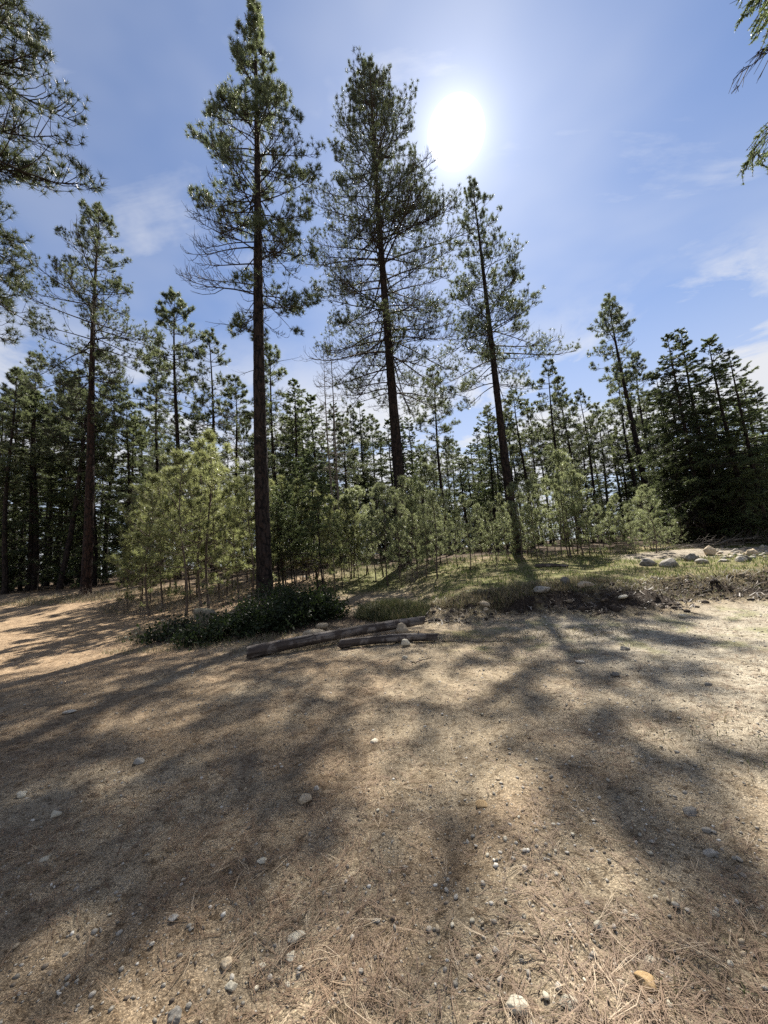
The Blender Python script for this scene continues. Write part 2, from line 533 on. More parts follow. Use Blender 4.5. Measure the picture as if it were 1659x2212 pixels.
def polyl(start, az, el, L, K):
    """start (N,3); az, el (N,K-1); L (N,) -> (N,K,3)"""
    d = np.stack([np.cos(el) * np.sin(az), np.cos(el) * np.cos(az), np.sin(el)], -1) * (L / (K - 1))[:, None, None]
    return np.concatenate([start[:, None], start[:, None] + np.cumsum(d, 1)], 1), d


def interp_poly(P, s):
    K = P.shape[1]
    f = np.clip(s, 0, .9999) * (K - 1)
    i = f.astype(int)
    w = (f - i)[:, None]
    r = np.arange(len(P))
    return P[r, i] * (1 - w) + P[r, i + 1] * w, norm(P[r, i + 1] - P[r, i])


def trunk_mesh(rng, Ht, r_base, off, sides=14, rings=30, flare=.35, rough=.04, bend=.15):
    t = np.linspace(0, 1, rings) ** 1.25
    z = t * Ht - .25 * (1 - t)
    ph = rng.uniform(0, 6, 2)
    bx = off[0] * t + bend * np.sin(t * 3.1 + ph[0]) * t * (1 - t) * 2
    by = off[1] * t + bend * np.sin(t * 2.7 + ph[1]) * t * (1 - t) * 2
    r = r_base * ((1 - t) ** .8 * .97 + .03) * (1 + flare * np.exp(-t * Ht / .35))
    a = np.arange(sides) * 2 * math.pi / sides
    rr = r[:, None] * (1 + rough * rng.normal(size=(rings, sides)))
    V = np.stack([bx[:, None] + rr * np.cos(a), by[:, None] + rr * np.sin(a), np.repeat(z[:, None], sides, 1)], -1)
    idx = np.arange(rings * sides).reshape(rings, sides)
    nx = np.roll(idx, -1, 1)
    q = np.stack([idx[:-1], nx[:-1], nx[1:], idx[1:]], -1).reshape(-1, 4)
    cx = lambda zz: np.stack([np.interp(zz, z, bx), np.interp(zz, z, by), zz], -1)
    cr = lambda zz: np.interp(zz, z, r)
    return V.reshape(-1, 3), q, cx, cr


def conifer(seed, Ht, r_base, prof, off=(0, 0), kind='pine', dens=6.5, tw=6.0, K=14, ln=.24, wd=.018, spread=.8,
            alive=(0.75, 1.0), sub=2, sides=14, rings=30, dead_low=0, bend=.2, along=.10, top_dens=1.3, ragged=.30):
    """returns mesh data: trunk (V,F), limbs (V,F), crown (V,F,v). prof = (heights, radii) of the crown envelope"""
    rng = np.random.default_rng(seed)
    tV, tF, cx, cr = trunk_mesh(rng, Ht, r_base, off, sides, rings, bend=bend)
    z0 = prof[0][0]
    n = int((Ht - z0) * dens)
    tt = np.sort(rng.random(n) ** (1 / 1.0))
    tt = tt ** (1 / top_dens) if top_dens != 1 else tt
    zz = z0 + tt * (Ht - z0) * .985
    # whorls: pull heights together a little
    wh = .45 if Ht > 8 else .28
    wk = .45 if kind == 'sapling' else .22
    zz = zz * (1 - wk) + (np.round(zz / wh) * wh) * wk
    az = np.arange(n) * 2.39996 + rng.normal(0, .5, n)
    lump = 1 + ragged * np.sin(az * 2 + zz * 1.7 + seed) * np.sin(zz * 1.1 + seed * 2)
    L = np.interp(zz, *prof) * rng.uniform(.62, 1.12, n) * lump * (1.02 - .30 * tt ** 1.5) + .10
    S = np.linspace(0, 1, 7)[None, :]
    tc = tt[:, None]
    if kind == 'pine':
        e0 = np.radians(-14 + 50 * tt ** 1.5 + rng.normal(0, 9, n))[:, None]
        el = e0 - np.radians(24) * (1 - tc) * np.sin(S * 2.4) + np.radians(34) * S ** 2
    elif kind == 'sapling':
        e0 = np.radians(12 + 42 * tt ** 1.2 + rng.normal(0, 8, n))[:, None]
        el = e0 - np.radians(6) * (1 - tc) * np.sin(S * 2.4) + np.radians(30) * S ** 2
    else:
        e0 = np.radians(-14 + 52 * tt ** 2.2 + rng.normal(0, 7, n))[:, None]
        el = e0 - np.radians(20) * (1 - tc) * S + np.radians(26) * S ** 3
    azs = az[:, None] + rng.normal(0, .13, (n, 7)).cumsum(1) * .6
    st = cx(zz)
    Lb = L / np.cos(np.clip(np.abs(el).mean(1), 0, .8))
    rise = np.maximum(np.sin(el[:, :-1]).mean(1), .05)
    Lb = np.minimum(Lb, np.maximum((Ht * 1.0 - zz) * .8 / rise, .12))
    L = np.minimum(L, Lb * 1.1)
    B, _ = polyl(st, azs[:, :-1], el[:, :-1], Lb, 7)
    rb = (.010 + .0105 * L) * (1.0 if Ht > 8 else .55)
    bR = rb[:, None] * (1 - .78 * S)
    live = rng.random(n) < np.interp(tt, [0, .55, 1], [alive[0], (alive[0] + alive[1]) * .5, alive[1]])
    parts = [tubes(B, bR, 4)]
    # twigs
    m = np.maximum(3, (L * tw).astype(int) + 2)
    bi = np.repeat(np.arange(n), m)
    N = len(bi)
    s = .22 + .78 * rng.random(N) ** .75
    p0, d0 = interp_poly(B[bi], s)
    baz = np.arctan2(d0[:, 0], d0[:, 1])
    bel = np.arcsin(np.clip(d0[:, 2], -1, 1))
    side = np.where(rng.random(N) < .5, -1, 1)
    l = np.clip(L[bi] * rng.uniform(.22, .52, N) * (1.25 - s) + .10, .10, 1.25)
    if kind == 'fir':
        taz = baz + side * np.radians(rng.uniform(35, 65, N))
        tel = bel + np.radians(rng.normal(-8, 9, N))
        K3 = np.linspace(0, 1, 3)[None, :]
        tE = tel[:, None] - np.radians(16) * K3
    else:
        taz = baz + side * np.radians(rng.uniform(18, 66, N))
        tel = bel * .6 + np.radians(rng.normal(6, 16, N))
        K3 = np.linspace(0, 1, 3)[None, :]
        tE = tel[:, None] + np.radians(rng.uniform(35, 80, N))[:, None] * K3
    T, _ = polyl(p0, np.repeat(taz[:, None], 3, 1) - (side * .25)[:, None] * K3, tE, l, 4)
    tR = (.007 + .008 * l)[:, None] * np.array([1, .8, .6, .4])[None] * (1.0 if Ht > 8 else .6)
    parts.append(tubes(T, tR, 3))
    lv = live[bi]
    tc_, td_ = [T[lv, -1]], [norm(T[lv, -1] - T[lv, -2])]
    al_ = [np.full(lv.sum(), along) if kind != 'fir' else l[lv]]
    # branch ends
    tc_.append(B[live, -1])
    td_.append(norm(B[live, -1] - B[live, -2]))
    al_.append(np.full(live.sum(), along * 1.5))
    if sub:
        ti = np.repeat(np.arange(N), sub)
        s2 = rng.uniform(.25, .95, len(ti))
        p1, d1 = interp_poly(T[ti], s2)
        a1 = np.arctan2(d1[:, 0], d1[:, 1]) + rng.choice([-1, 1], len(ti)) * np.radians(rng.uniform(25, 75, len(ti)))
        e1 = np.arcsin(np.clip(d1[:, 2], -1, 1))
        l1 = l[ti] * rng.uniform(.25, .55, len(ti)) + .05
        if kind == 'fir':
            E1 = (e1 - .1)[:, None] + np.zeros((1, 2))
        else:
            E1 = (e1 * .7 + np.radians(rng.normal(8, 15, len(ti))))[:, None] + np.radians(30) * np.array([[0, 1.]])
        Sb, _ = polyl(p1, np.repeat(a1[:, None], 2, 1), E1, l1, 3)
        sR = np.full((len(ti), 3), .0065 if Ht > 8 else .0028) * np.array([[1, .8, .5]])
        parts.append(tubes(Sb[:, ::2], sR[:, ::2], 3))
        lv2 = lv[ti] & (rng.random(len(ti)) < .92)
        tc_.append(Sb[lv2, -1])
        td_.append(norm(Sb[lv2, -1] - Sb[lv2, -2]))
        al_.append(np.full(lv2.sum(), along) if kind != 'fir' else l1[lv2])
    # leader
    top = cx(np.array([Ht]))
    tc_.append(top + np.array([[0, 0, .0], [0, 0, -.15], [0.03, 0, -.3]]))
    td_.append(np.repeat([[0, 0, 1.]], 3, 0))
    al_.append(np.full(3, .2))
    if dead_low:
        zd = rng.uniform(z0 * .45, z0 * 1.0, dead_low)
        ad = rng.uniform(0, 6.28, dead_low)
        Ld = np.interp(zd, [z0 * .45, z0], [.5, 2.0]) * rng.uniform(.4, 1.1, dead_low)
        eld = np.radians(rng.normal(2, 16, dead_low))[:, None] - np.radians(rng.uniform(0, 35, dead_low))[:, None] * S[:, :-1]
        Dd, _ = polyl(cx(zd), ad[:, None] + rng.normal(0, .2, (dead_low, 6)).cumsum(1) * .5, eld, Ld, 7)
        parts.append(tubes(Dd, (.006 + .010 * Ld)[:, None] * (1 - .8 * S), 4))
        di = np.repeat(np.arange(dead_low), 5)
        pd, dd = interp_poly(Dd[di], rng.uniform(.3, 1, len(di)))
        aa = np.arctan2(dd[:, 0], dd[:, 1]) + rng.uniform(-1.2, 1.2, len(di))
        Td, _ = polyl(pd, np.repeat(aa[:, None], 3, 1), rng.normal(.1, .4, (len(di), 1)) + np.array([[0, .2, .4]]), rng.uniform(.15, .6, len(di)), 4)
        parts.append(tubes(Td, np.full((len(di), 4), .006) * np.array([[1, .8, .6, .3]]), 3))
    C, D, AL = np.vstack(tc_), np.vstack(td_), np.concatenate(al_)
    cr_ = tufts(rng, C, D, K, ln, wd, spread, AL)
    return (tV, tF), join(parts), cr_


def tree_meshes(data, bark_m, limb_m, needle_m):
    (tV, tF), (lV, lF), (cV, cF, cv) = data
    return (mesh('trunk', tV, [tF], bark_m, smooth=True), mesh('limbs', lV, lF, limb_m, smooth=True),
            mesh('crown', cV, [cF], needle_m, attr=cv))


def put_tree(name, meshes, loc, label, cat='tree', group=None, scale=1.0, rz=0.0, lean=(0, 0), crown_mat=None):
    e = empty(name, loc)
    e.rotation_euler = (lean[0], lean[1], rz)
    e.scale = (scale, scale, scale) if np.isscalar(scale) else scale
    for nm, me in zip(('trunk', 'limbs', 'crown'), meshes):
        if me is not None:
            o = obj(nm, me, e)
            if nm != 'trunk':
                o['kind'] = 'stuff'
            if nm == 'crown' and crown_mat:
                o.material_slots[0].link = 'OBJECT'
                o.material_slots[0].material = crown_mat
    tag(e, label, cat, group)
    return e


def envelope(Y, bx, by_top, tx, edges):
    """crown envelope from sight lines: edges = [(py, px of the crown's edge)], top first -> heights above ground, radii"""
    b = at(bx, 1215, Y)
    gx = b[0]
    gz_ = float(H(gx, Y))
    top = at(tx, by_top, Y)
    zs, rs = [top[2] - gz_], [.05]
    for py, ex in edges:
        p = at(ex, py, Y)
        k = (p[2] - gz_) / (top[2] - gz_)
        cxx = gx + (top[0] - gx) * k
        zs.append(p[2] - gz_)
        rs.append(abs(p[0] - cxx))
    return (np.array(zs[::-1]), np.array(rs[::-1])), np.array([gx, Y, gz_]), top[2] - gz_, (top[0] - gx, 0.0)


def hero(name, seed, Y, bpx, top, edges, r, label, needle=M_NEEDLE, barkm=M_BARK, group='tall pines standing in the clearing', **kw):
    bx, by = bpx
    d = ray(bx, by)
    gx = d[0] / d[1] * Y
    b = np.array([gx, Y, float(H(gx, Y))])
    tp = at(top[0], top[1], Y)
    Ht = tp[2] - b[2]
    off = (tp[0] - b[0], 0.0)
    zs, rs = [Ht], [.06]
    for py, ex in edges:
        p = at(ex, py, Y)
        k = (p[2] - b[2]) / Ht
        zs.append(p[2] - b[2])
        rs.append(abs(p[0] - b[0] - off[0] * k))
    prof = (np.array(zs[::-1]), np.array(rs[::-1]))
    data = conifer(seed, Ht, r, prof, off, **kw)
    return put_tree(name, tree_meshes(data, barkm, M_LIMB, needle), b, label, 'tree', group)


# the five tall pines in front of the wood, then the boughs at both edges of the frame
hero('ponderosa_pine', 21, 14.0, (573, 1290), (548, -4), [(60, 532), (130, 508), (230, 480), (330, 452), (400, 438), (480, 440), (560, 436), (640, 446), (690, 480), (720, 510)], .285,
     'tallest pine with thick dark trunk rising from the leafy shrub', dens=10.5, tw=6.5, K=24, wd=.019, ln=.185, alive=(.58, 1.0), dead_low=12, along=.06, sides=22, rings=70, ragged=.35)
hero('ponderosa_pine', 22, 22.0, (874, 1225), (797, 130), [(180, 772), (250, 740), (320, 714), (400, 684), (500, 660), (600, 655), (700, 670), (770, 690), (830, 720), (880, 760)], .355,
     'broad-crowned pine left of the sun with many bare lower twigs', dens=10.5, tw=6.0, K=20, wd=.019, ln=.18, alive=(.55, 1.0), dead_low=24, along=.06, sides=22, rings=60, ragged=.25)
hero('ponderosa_pine', 23, 24.5, (1118, 1205), (1020, 395), [(440, 1052), (500, 1085), (560, 1095), (640, 1140), (715, 1185), (780, 1170), (850, 1130), (900, 1110)], .315,
     'slim open-crowned pine directly below the sun', dens=8.0, tw=5.5, K=22, wd=.020, ln=.19, alive=(.75, 1.0), dead_low=8, along=.06, sides=18, rings=50, ragged=.45)
hero('ponderosa_pine', 24, 21.0, (185, 1262), (215, 455), [(500, 178), (560, 150), (620, 122), (700, 80), (760, 90), (830, 110), (890, 140), (940, 165)], .26,
     'pine with reddish trunk at the end of the left-hand path', barkm=M_BARKRED, dens=8.0, tw=5.5, K=21, wd=.021, ln=.19, alive=(.55, 1.0), dead_low=14, along=.06, sides=18, rings=50)
hero('ponderosa_pine', 25, 30.0, (1412, 1140), (1313, 648), [(690, 1362), (740, 1385), (790, 1392), (840, 1378), (880, 1365), (930, 1360)], .27,
     'tall pine leaning over the right-hand saplings, crown above its neighbours', dens=8.0, tw=5.0, K=17, wd=.026, ln=.22, alive=(.75, 1.0), dead_low=12, along=.06)


def edge_tree(name, seed, base_xy, Ht, r, prof, label, needle, barkm, **kw):
    b = np.array([base_xy[0], base_xy[1], float(H(*base_xy))])
    data = conifer(seed, Ht, r, prof, (0, 0), **kw)
    return put_tree(name, tree_meshes(data, barkm, M_LIMB, needle), b, label, 'tree')


edge_tree('ponderosa_pine', 31, (-12.0, 8.4), 24.0, .34, (np.array([9.2, 9.8, 10.8, 12, 14, 17, 20, 24]), np.array([2.0, 2.6, 3.0, 3.5, 3.5, 3.2, 2.6, .1])),
          'near pine whose long-needled boughs hang in from the upper left edge', M_NEEDLE_NEAR, M_BARKRED,
          dens=10.5, tw=6.0, K=30, wd=.014, ln=.20, alive=(.85, 1.0), top_dens=1.0, ragged=.25, along=.06)
edge_tree('douglas_fir', 32, (8.0, 4.9), 17.0, .22, (np.array([7.6, 8.0, 8.8, 9.6, 11, 17]), np.array([1.7, 1.95, 2.0, 1.8, 1.65, .1])),
          'near fir whose drooping dark boughs enter at the upper right corner', M_FIR, M_BARK,
          kind='fir', dens=7.5, tw=9.0, K=44, ln=.048, wd=.016, spread=1.1, top_dens=1.0, ragged=.5, sub=3)

# ------------------------------------------------------------------ trees of the wood: shared kinds
def scaled_prof(Ht, z0, pts):
    return (np.array([z0 * Ht] + [p[0] * Ht for p in pts]), np.array([pts[0][1] * Ht * .55] + [p[1] * Ht for p in pts]))


PINES, FIRS, SAPS, SAPG, THIN = [], [], [], [], []
for k in range(6):
    pr = scaled_prof(18., [.40, .30, .46, .36, .52, .42][k], [(.52, .10), (.64, .115), (.78, .09), (.90, .055), (1.0, .01)])
    pr = (np.maximum.accumulate(pr[0]), pr[1])
    PINES.append(tree_meshes(conifer(100 + k, 18., .19, pr, (0, 0), dens=7.0, tw=5.2, K=15, ln=.23, wd=.032, alive=(.6, 1), dead_low=14, along=.07, sides=9, rings=16, bend=.5), M_BARK, M_LIMB, M_NEEDLE))
for k in range(5):
    pr = (np.array([.9, 2.0, 5, 9, 12.4, 14]), np.array([1.6, 2.0, 1.9, 1.3, .6, .06]) * [1.0, 1.15, .9, 1.05, 1.25][k])
    FIRS.append(tree_meshes(conifer(200 + k, 14., .16, pr, (0, 0), kind='fir', dens=10.5, tw=4.6, K=17, ln=.10, wd=.042, spread=1.0, sub=2, sides=9, rings=14, top_dens=1.15, alive=(.85, 1), ragged=.4), M_BARK, M_LIMB, M_FIR))
for k in range(7):
    pr = (np.array([.40, .9, 1.9, 2.9, 3.6, 4.0]), np.array([.50, .68, .66, .48, .27, .05]) * [1, .9, 1.1, 1.0, .85, 1.15, .95][k])
    dd = conifer(300 + k, 4.0, .030, pr, (0.06, 0), kind='sapling', dens=11.0, tw=3.4, K=34, ln=.135, wd=.0095, spread=.85, sub=1, sides=7, rings=12, top_dens=1.15, alive=(.85, 1), along=.07, bend=.25)
    SAPS.append(tree_meshes(dd, M_SAPBARK, M_SAPBARK, M_SAP))
    SAPG.append(SAPS[-1])
for k in range(3):   # thin, bare-stemmed young firs and pines with dark crowns
    pr = (np.array([2.0, 2.8, 4.2, 5.6, 7.0]), np.array([.75, .95, .85, .55, .06]))
    THIN.append(tree_meshes(conifer(400 + k, 7.0, .055, pr, (0, 0), kind='fir', dens=12.0, tw=6.0, K=14, ln=.10, wd=.030, spread=1.0, sub=2, sides=7, rings=12, top_dens=1.1, dead_low=10), M_BARK, M_LIMB, M_FIR))
HGT = {'pine': 18., 'fir': 14., 'sap': 4., 'thin': 7.}


def stand(kind, px, Y, top_py, label, group, var=None, name=None, lean=0.0, wide=1.0):
    """one tree of a shared kind, as tall as the sight line to its top says"""
    d = ray(px, 1215 - (px - 829.5) * .0787)
    gx = d[0] / d[1] * Y
    gz_ = float(H(gx, Y))
    tp = at(px - (px - 830) * .08 * 0 , top_py, Y)
    Ht = max(tp[2] - gz_, 1.0)
    lst = {'pine': PINES, 'fir': FIRS, 'sap': SAPS, 'sapg': SAPG, 'thin': THIN}[kind]
    var = RNG.integers(len(lst)) if var is None else var
    s = Ht / HGT['sap' if kind == 'sapg' else kind]
    nm = name or {'pine': 'pine_tree', 'fir': 'fir_tree', 'sap': 'pine_sapling', 'sapg': 'pine_sapling', 'thin': 'young_fir'}[kind]
    w = wide * (s if kind != 'pine' else s ** .8)
    return put_tree(nm, lst[var], (gx, Y, gz_ - .03), label, 'sapling' if 'sap' in nm else 'tree', group, (w, w, s), RNG.uniform(0, 6.28), (0.0, lean), M_SAPG if kind == 'sapg' else None)


# trees that can be told apart in the wood
for kind, px, Y, top, label, lean in [
    ('pine', 383, 27, 632, 'pine behind the yellow-green saplings, tallest between the reddish trunk and the tallest pine', 0),
    ('pine', 343, 31, 758, 'shorter pine close against the left side of the pine behind the saplings', 0),
    ('pine', 462, 29, 715, 'pointed pine just left of the tallest pine trunk, behind the saplings', 0),
    ('pine', 520, 34, 815, 'low bushy pine seen right beside the left edge of the tallest pine trunk', 0),
    ('pine', 604, 29, 742, 'round-topped pine just right of the tallest pine trunk', 0),
    ('fir', 655, 27, 815, 'dense fir right of the round-topped pine, bright green side branches', 0),
    ('fir', 692, 30, 850, 'smaller dense fir beside the two bare dead stems', 0),
    ('pine', 757, 31, 895, 'short dark pine between the dead stems and the broad-crowned pine', 0),
    ('fir', 886, 36, 900, 'spire-topped fir just right of the broad-crowned pine trunk', 0),
    ('fir', 925, 33, 960, 'low fir to the right of the spire-topped fir', 0),
    ('pine', 975, 30, 788, 'narrow pine between the broad-crowned pine and the pine below the sun', 0),
    ('pine', 1228, 31, 775, 'slightly leaning pine, highest just right of the pine below the sun', -.03),
    ('pine', 1255, 34, 815, 'pine half hidden behind the slightly leaning pine', 0),
    ('pine', 1300, 36, 840, 'thin pine left of the tall pine over the right-hand saplings', 0),
    ('pine', 1395, 34, 790, 'scruffy pine right against the tall pine over the right-hand saplings', 0),
    ('pine', 1440, 33, 760, 'sparse reddish pine left of the dark fir stand', 0),
    ('fir', 1480, 27, 800, 'fir at the left end of the dark fir stand', 0),
    ('fir', 1522, 21, 716, 'ragged-topped tree with drooping tips in the dark fir stand', 0),
    ('fir', 1556, 22, 703, 'tallest pointed fir of the dark stand on the right', 0),
    ('fir', 1615, 20, 722, 'fir with a knobbed top near the right edge of the picture', 0),
    ('fir', 1655, 19, 748, 'fir cut off by the right edge of the picture', 0),
    ('pine', 128, 26, 735, 'dark trunked pine left of the reddish-trunked pine, leaning right', .10),
    ('pine', 62, 27, 770, 'pine near the left edge of the wood with a bushy light top', 0),
    ('pine', 12, 25, 800, 'dark pine at the left border of the picture', 0),
]:
    stand(kind, px, Y, top, label, 'trees of the wood that stand out', lean=lean, wide=1.15 if kind == 'fir' else 1.0)

# the bare twin stems in the middle
for px, top, lab in [(726, 745, 'left one of the two bare dead stems, shorter'), (741, 690, 'taller one of the two bare dead stems in the middle')]:
    b = at(px, 1200, 25.)
    gz_ = float(H(b[0], 25.))
    Ht = at(px, top, 25.)[2] - gz_
    dd = conifer(500 + px, Ht, .085, (np.array([Ht * .35, Ht * .7, Ht]), np.array([.9, .9, .1])), (0, 0), dens=6, tw=5, K=3, ln=.1, wd=.01, alive=(0, .04), sides=8, rings=16, sub=1)
    put_tree('dead_pine', tree_meshes(dd, M_DEAD, M_DEAD, M_NEEDLE), (b[0], 25., gz_), lab, 'tree', 'dead stems')

# the wood itself, rank behind rank
ORD = ['first', 'second', 'third', 'fourth', 'fifth', 'sixth', 'seventh', 'eighth', 'ninth', 'tenth', 'eleventh', 'twelfth', 'thirteenth', 'fourteenth', 'fifteenth',
       'sixteenth', 'seventeenth', 'eighteenth', 'nineteenth', 'twentieth']


def ordinal(i, n):
    """place in a row, counted from the nearer end"""
    if n == 1:
        return ''
    if i == 0:
        return ', leftmost of them'
    if i == n - 1:
        return ', rightmost of them'
    if i < (n + 1) // 2:
        return ', ' + ORD[i] + ' of them from the left'
    return ', ' + ORD[n - 1 - i] + ' of them from the right'


def rank(n, px0, px1, y0, y1, kinds, top0, top1, label, group, wide=1.0):
    xs = np.sort(np.linspace(px0, px1, n) + RNG.uniform(-.45, .45, n) * (px1 - px0) / n)
    ks = [kinds[RNG.integers(len(kinds))] for _ in xs]
    for i, (x, k) in enumerate(zip(xs, ks)):
        lab = label[0 if k == 'pine' else 1] + ordinal(ks[:i].count(k), ks.count(k))
        stand(k, x, RNG.uniform(y0, y1), RNG.uniform(top0, top1), lab, group, lean=RNG.normal(0, .02), wide=wide * RNG.uniform(.9, 1.15))


rank(16, -30, 300, 26, 38, ['pine', 'pine', 'fir'], 800, 930, ('dark pine in the wood beyond the left path', 'dark fir in the wood beyond the left path'), 'dark wood on the left', 1.1)
rank(9, -30, 310, 27, 36, ['fir'], 960, 1070, ('dark pine in the wood beyond the left path', 'low fir filling the shade of the left wood'), 'low firs in the left wood', 1.35)
rank(19, 300, 830, 33, 48, ['pine', 'pine', 'pine', 'fir'], 860, 960, ('pine in the wood behind the left-hand saplings', 'fir in the wood behind the left-hand saplings'), 'wood behind the left-hand saplings')
rank(12, 830, 1080, 32, 48, ['fir', 'pine', 'fir'], 900, 990, ('pine in the gap of the wood right of centre', 'fir in the gap of the wood right of centre'), 'wood right of centre')
rank(22, 1060, 1460, 31, 48, ['pine', 'pine', 'pine', 'fir'], 840, 930, ('pine in the wood behind the right-hand saplings', 'fir in the wood behind the right-hand saplings'), 'wood behind the right-hand saplings')
rank(12, 1470, 1720, 22, 30, ['fir'], 790, 900, ('', 'dark fir of the stand on the right'), 'dark fir stand on the right', 1.2)
rank(10, 1480, 1720, 20.5, 24, ['fir'], 950, 1040, ('', 'low shaded fir under the dark stand on the right'), 'low firs of the dark stand', 1.4)
rank(30, 520, 1500, 36, 50, ['fir', 'fir', 'pine'], 990, 1090, ('small pine low in the wood behind the saplings', 'small fir low in the wood behind the saplings'), 'low growth behind the saplings', 1.7)
rank(40, -60, 1720, 55, 75, ['pine', 'fir', 'fir'], 950, 1050, ('distant pine closing the view through the wood', 'distant fir closing the view through the wood'), 'distant trees closing the view', 1.5)

# unseen trees inferred behind and beside the viewpoint, added to cut sky fill
for k, (x, y) in enumerate([(-14, -3), (-17, -9), (-9, -11), (-3.5, -13), (2, -10.5), (7, -12), (12, -7), (15, -1), (18, 4.5), (-20, 2), (-13, -15), (-6, -18), (4, -17), (11, -15), (18, -11), (22, -3)]):
    sc_ = RNG.uniform(1.0, 1.35)
    put_tree('pine_tree' if k % 3 else 'fir_tree', (PINES if k % 3 else FIRS)[k % 5], (x, y, float(H(x, y))), 'unseen tree added behind the viewpoint to cut sky fill', 'tree', 'unseen trees added behind the viewpoint', sc_, RNG.uniform(0, 6))

# young trees
def saplings(n, px0, px1, y0, y1, env, kind, label, group, drop=(0, 70)):
    xs = np.sort(np.linspace(px0, px1, n) + RNG.uniform(-.5, .5, n) * (px1 - px0) / n)
    for i, x in enumerate(xs):
        Y = RNG.uniform(y0, y1)
        t = np.interp(x, *env) + RNG.uniform(*drop)
        stand(kind, x, Y, t, label + ordinal(i, n), group, lean=RNG.normal(0, .03), wide=RNG.uniform(.85, 1.15))


ENVL = ([280, 320, 360, 400, 450, 500, 550, 600, 640], [1120, 1040, 1010, 985, 950, 1000, 1035, 1045, 1070])
for px, Y, top, lab in [(326, 14.2, 1036, 'yellow-green pine sapling nearest the left path'), (398, 13.2, 985, 'pine sapling with straight dark stem above the mossy rock'),
                        (452, 15.0, 945, 'tallest yellow-green pine sapling of the left clump'), (540, 14.6, 1035, 'yellow-green sapling touching the left side of the tallest pine trunk'),
                        (300, 16.0, 1110, 'bushy low sapling at the left end of the sapling clump')]:
    stand('sap', px, Y, top, lab, 'saplings left of the tallest pine', wide=1.1)
saplings(19, 285, 565, 14.5, 21.5, ENVL, 'sap', 'yellow-green sapling in the crowd left of the tallest pine', 'saplings left of the tallest pine', (0, 120))
saplings(12, 585, 745, 15.5, 21, ([580, 640, 690, 750], [1040, 1000, 970, 1080]), 'thin', 'bare-stemmed young fir right of the tallest pine trunk', 'young firs right of the tallest pine', (0, 110))
saplings(14, 590, 770, 15.5, 21, ([580, 760], [1020, 1060]), 'sap', 'green sapling among the bare-stemmed young firs', 'saplings right of the tallest pine')
for px, Y, top, lab in [(941, 15.5, 1010, 'dark-stemmed sapling standing alone on the grass right of the broad-crowned pine'), (862, 16, 1120, 'grey-green sapling hiding the foot of the broad-crowned pine')]:
    stand('sapg', px, Y, top, lab, 'saplings around the broad-crowned pine')
saplings(21, 755, 1040, 16, 21.5, ([750, 830, 900, 1000], [1045, 1050, 1015, 1070]), 'sapg', 'grey-green sapling around the broad-crowned pine', 'saplings around the broad-crowned pine', (0, 60))
ENVR = ([1050, 1120, 1180, 1235, 1290, 1330, 1390, 1440, 1480], [1085, 1050, 1005, 985, 1035, 1055, 1045, 1090, 1120])
saplings(36, 1055, 1470, 17.5, 21.5, ENVR, 'sapg', 'grey-green sapling in the long thicket on the right', 'saplings of the right-hand thicket')
for px, Y, top, lab in [(1232, 19, 980, 'highest sapling in the middle of the right-hand thicket'), (1412, 17.2, 1050, 'sapling with crooked dark stem at the right end of the thicket'),
                        (1072, 17.4, 1085, 'low grey-green sapling at the left end of the right-hand thicket')]:
    stand('sapg', px, Y, top, lab, 'saplings of the right-hand thicket', wide=1.1)

# ------------------------------------------------------------------ rocks
def rock_mesh(seed, mat_, sub=3, flat=.65, angular=.0, squash=(1, 1)):
    import bmesh
    bm = bmesh.new()
    bmesh.ops.create_icosphere(bm, subdivisions=sub, radius=.5)
    V = np.array([v.co[:] for v in bm.verts])
    Fc = np.array([[v.index for v in f.verts] for f in bm.faces])
    bm.free()
    rng = np.random.default_rng(seed)
    n = norm(V)
    d = np.zeros(len(V))
    for k in range(7):
        ax = norm(rng.normal(size=3))
        d += rng.normal(0, .07) * np.sin(n @ ax * rng.uniform(1.5, 4.5) + rng.uniform(0, 6))
    for k in range(int(angular * 22)):
        ax = norm(rng.normal(size=3))
        c = rng.uniform(.62, .92)
        h = n @ ax
        d = np.where(h > c, np.minimum(d, c / np.maximum(h, .1) - 1), d)
    d += .018 * np.sin(n @ rng.normal(size=3) * 14 + 3 * np.sin(n @ rng.normal(size=3) * 9)) + rng.normal(0, .006, len(n))
    V = n * .5 * (1 + d)[:, None]
    V[:, 0] *= squash[0]
    V[:, 1] *= squash[1]
    V[:, 2] *= flat
    return mesh('rock', V, [Fc], mat_, smooth=True)


def rock(px, py, wpx, label, mat_=None, flat=.6, ang_=.0, name='rock', cat='rock', group=None, sq=(1, .8), sink=.30, seed=None, rz=None):
    p = ground_at(px, py)
    dist = p[1]
    w = wpx / F * dist * {'stone': .74, 'boulder': .80}.get(name, .80)
    me = rock_mesh(seed if seed is not None else int(px * 7 + py), mat_ or M_ROCK, 4, flat, ang_, sq)
    o = obj(name, me, None, (p[0], p[1], p[2] + w * flat * (.5 - sink)))
    o.scale = (w, w, w)
    o.rotation_euler = (RNG.normal(0, .08), RNG.normal(0, .08), RNG.uniform(-.4, .4) if rz is None else rz)
    return tag(o, label, cat, group)


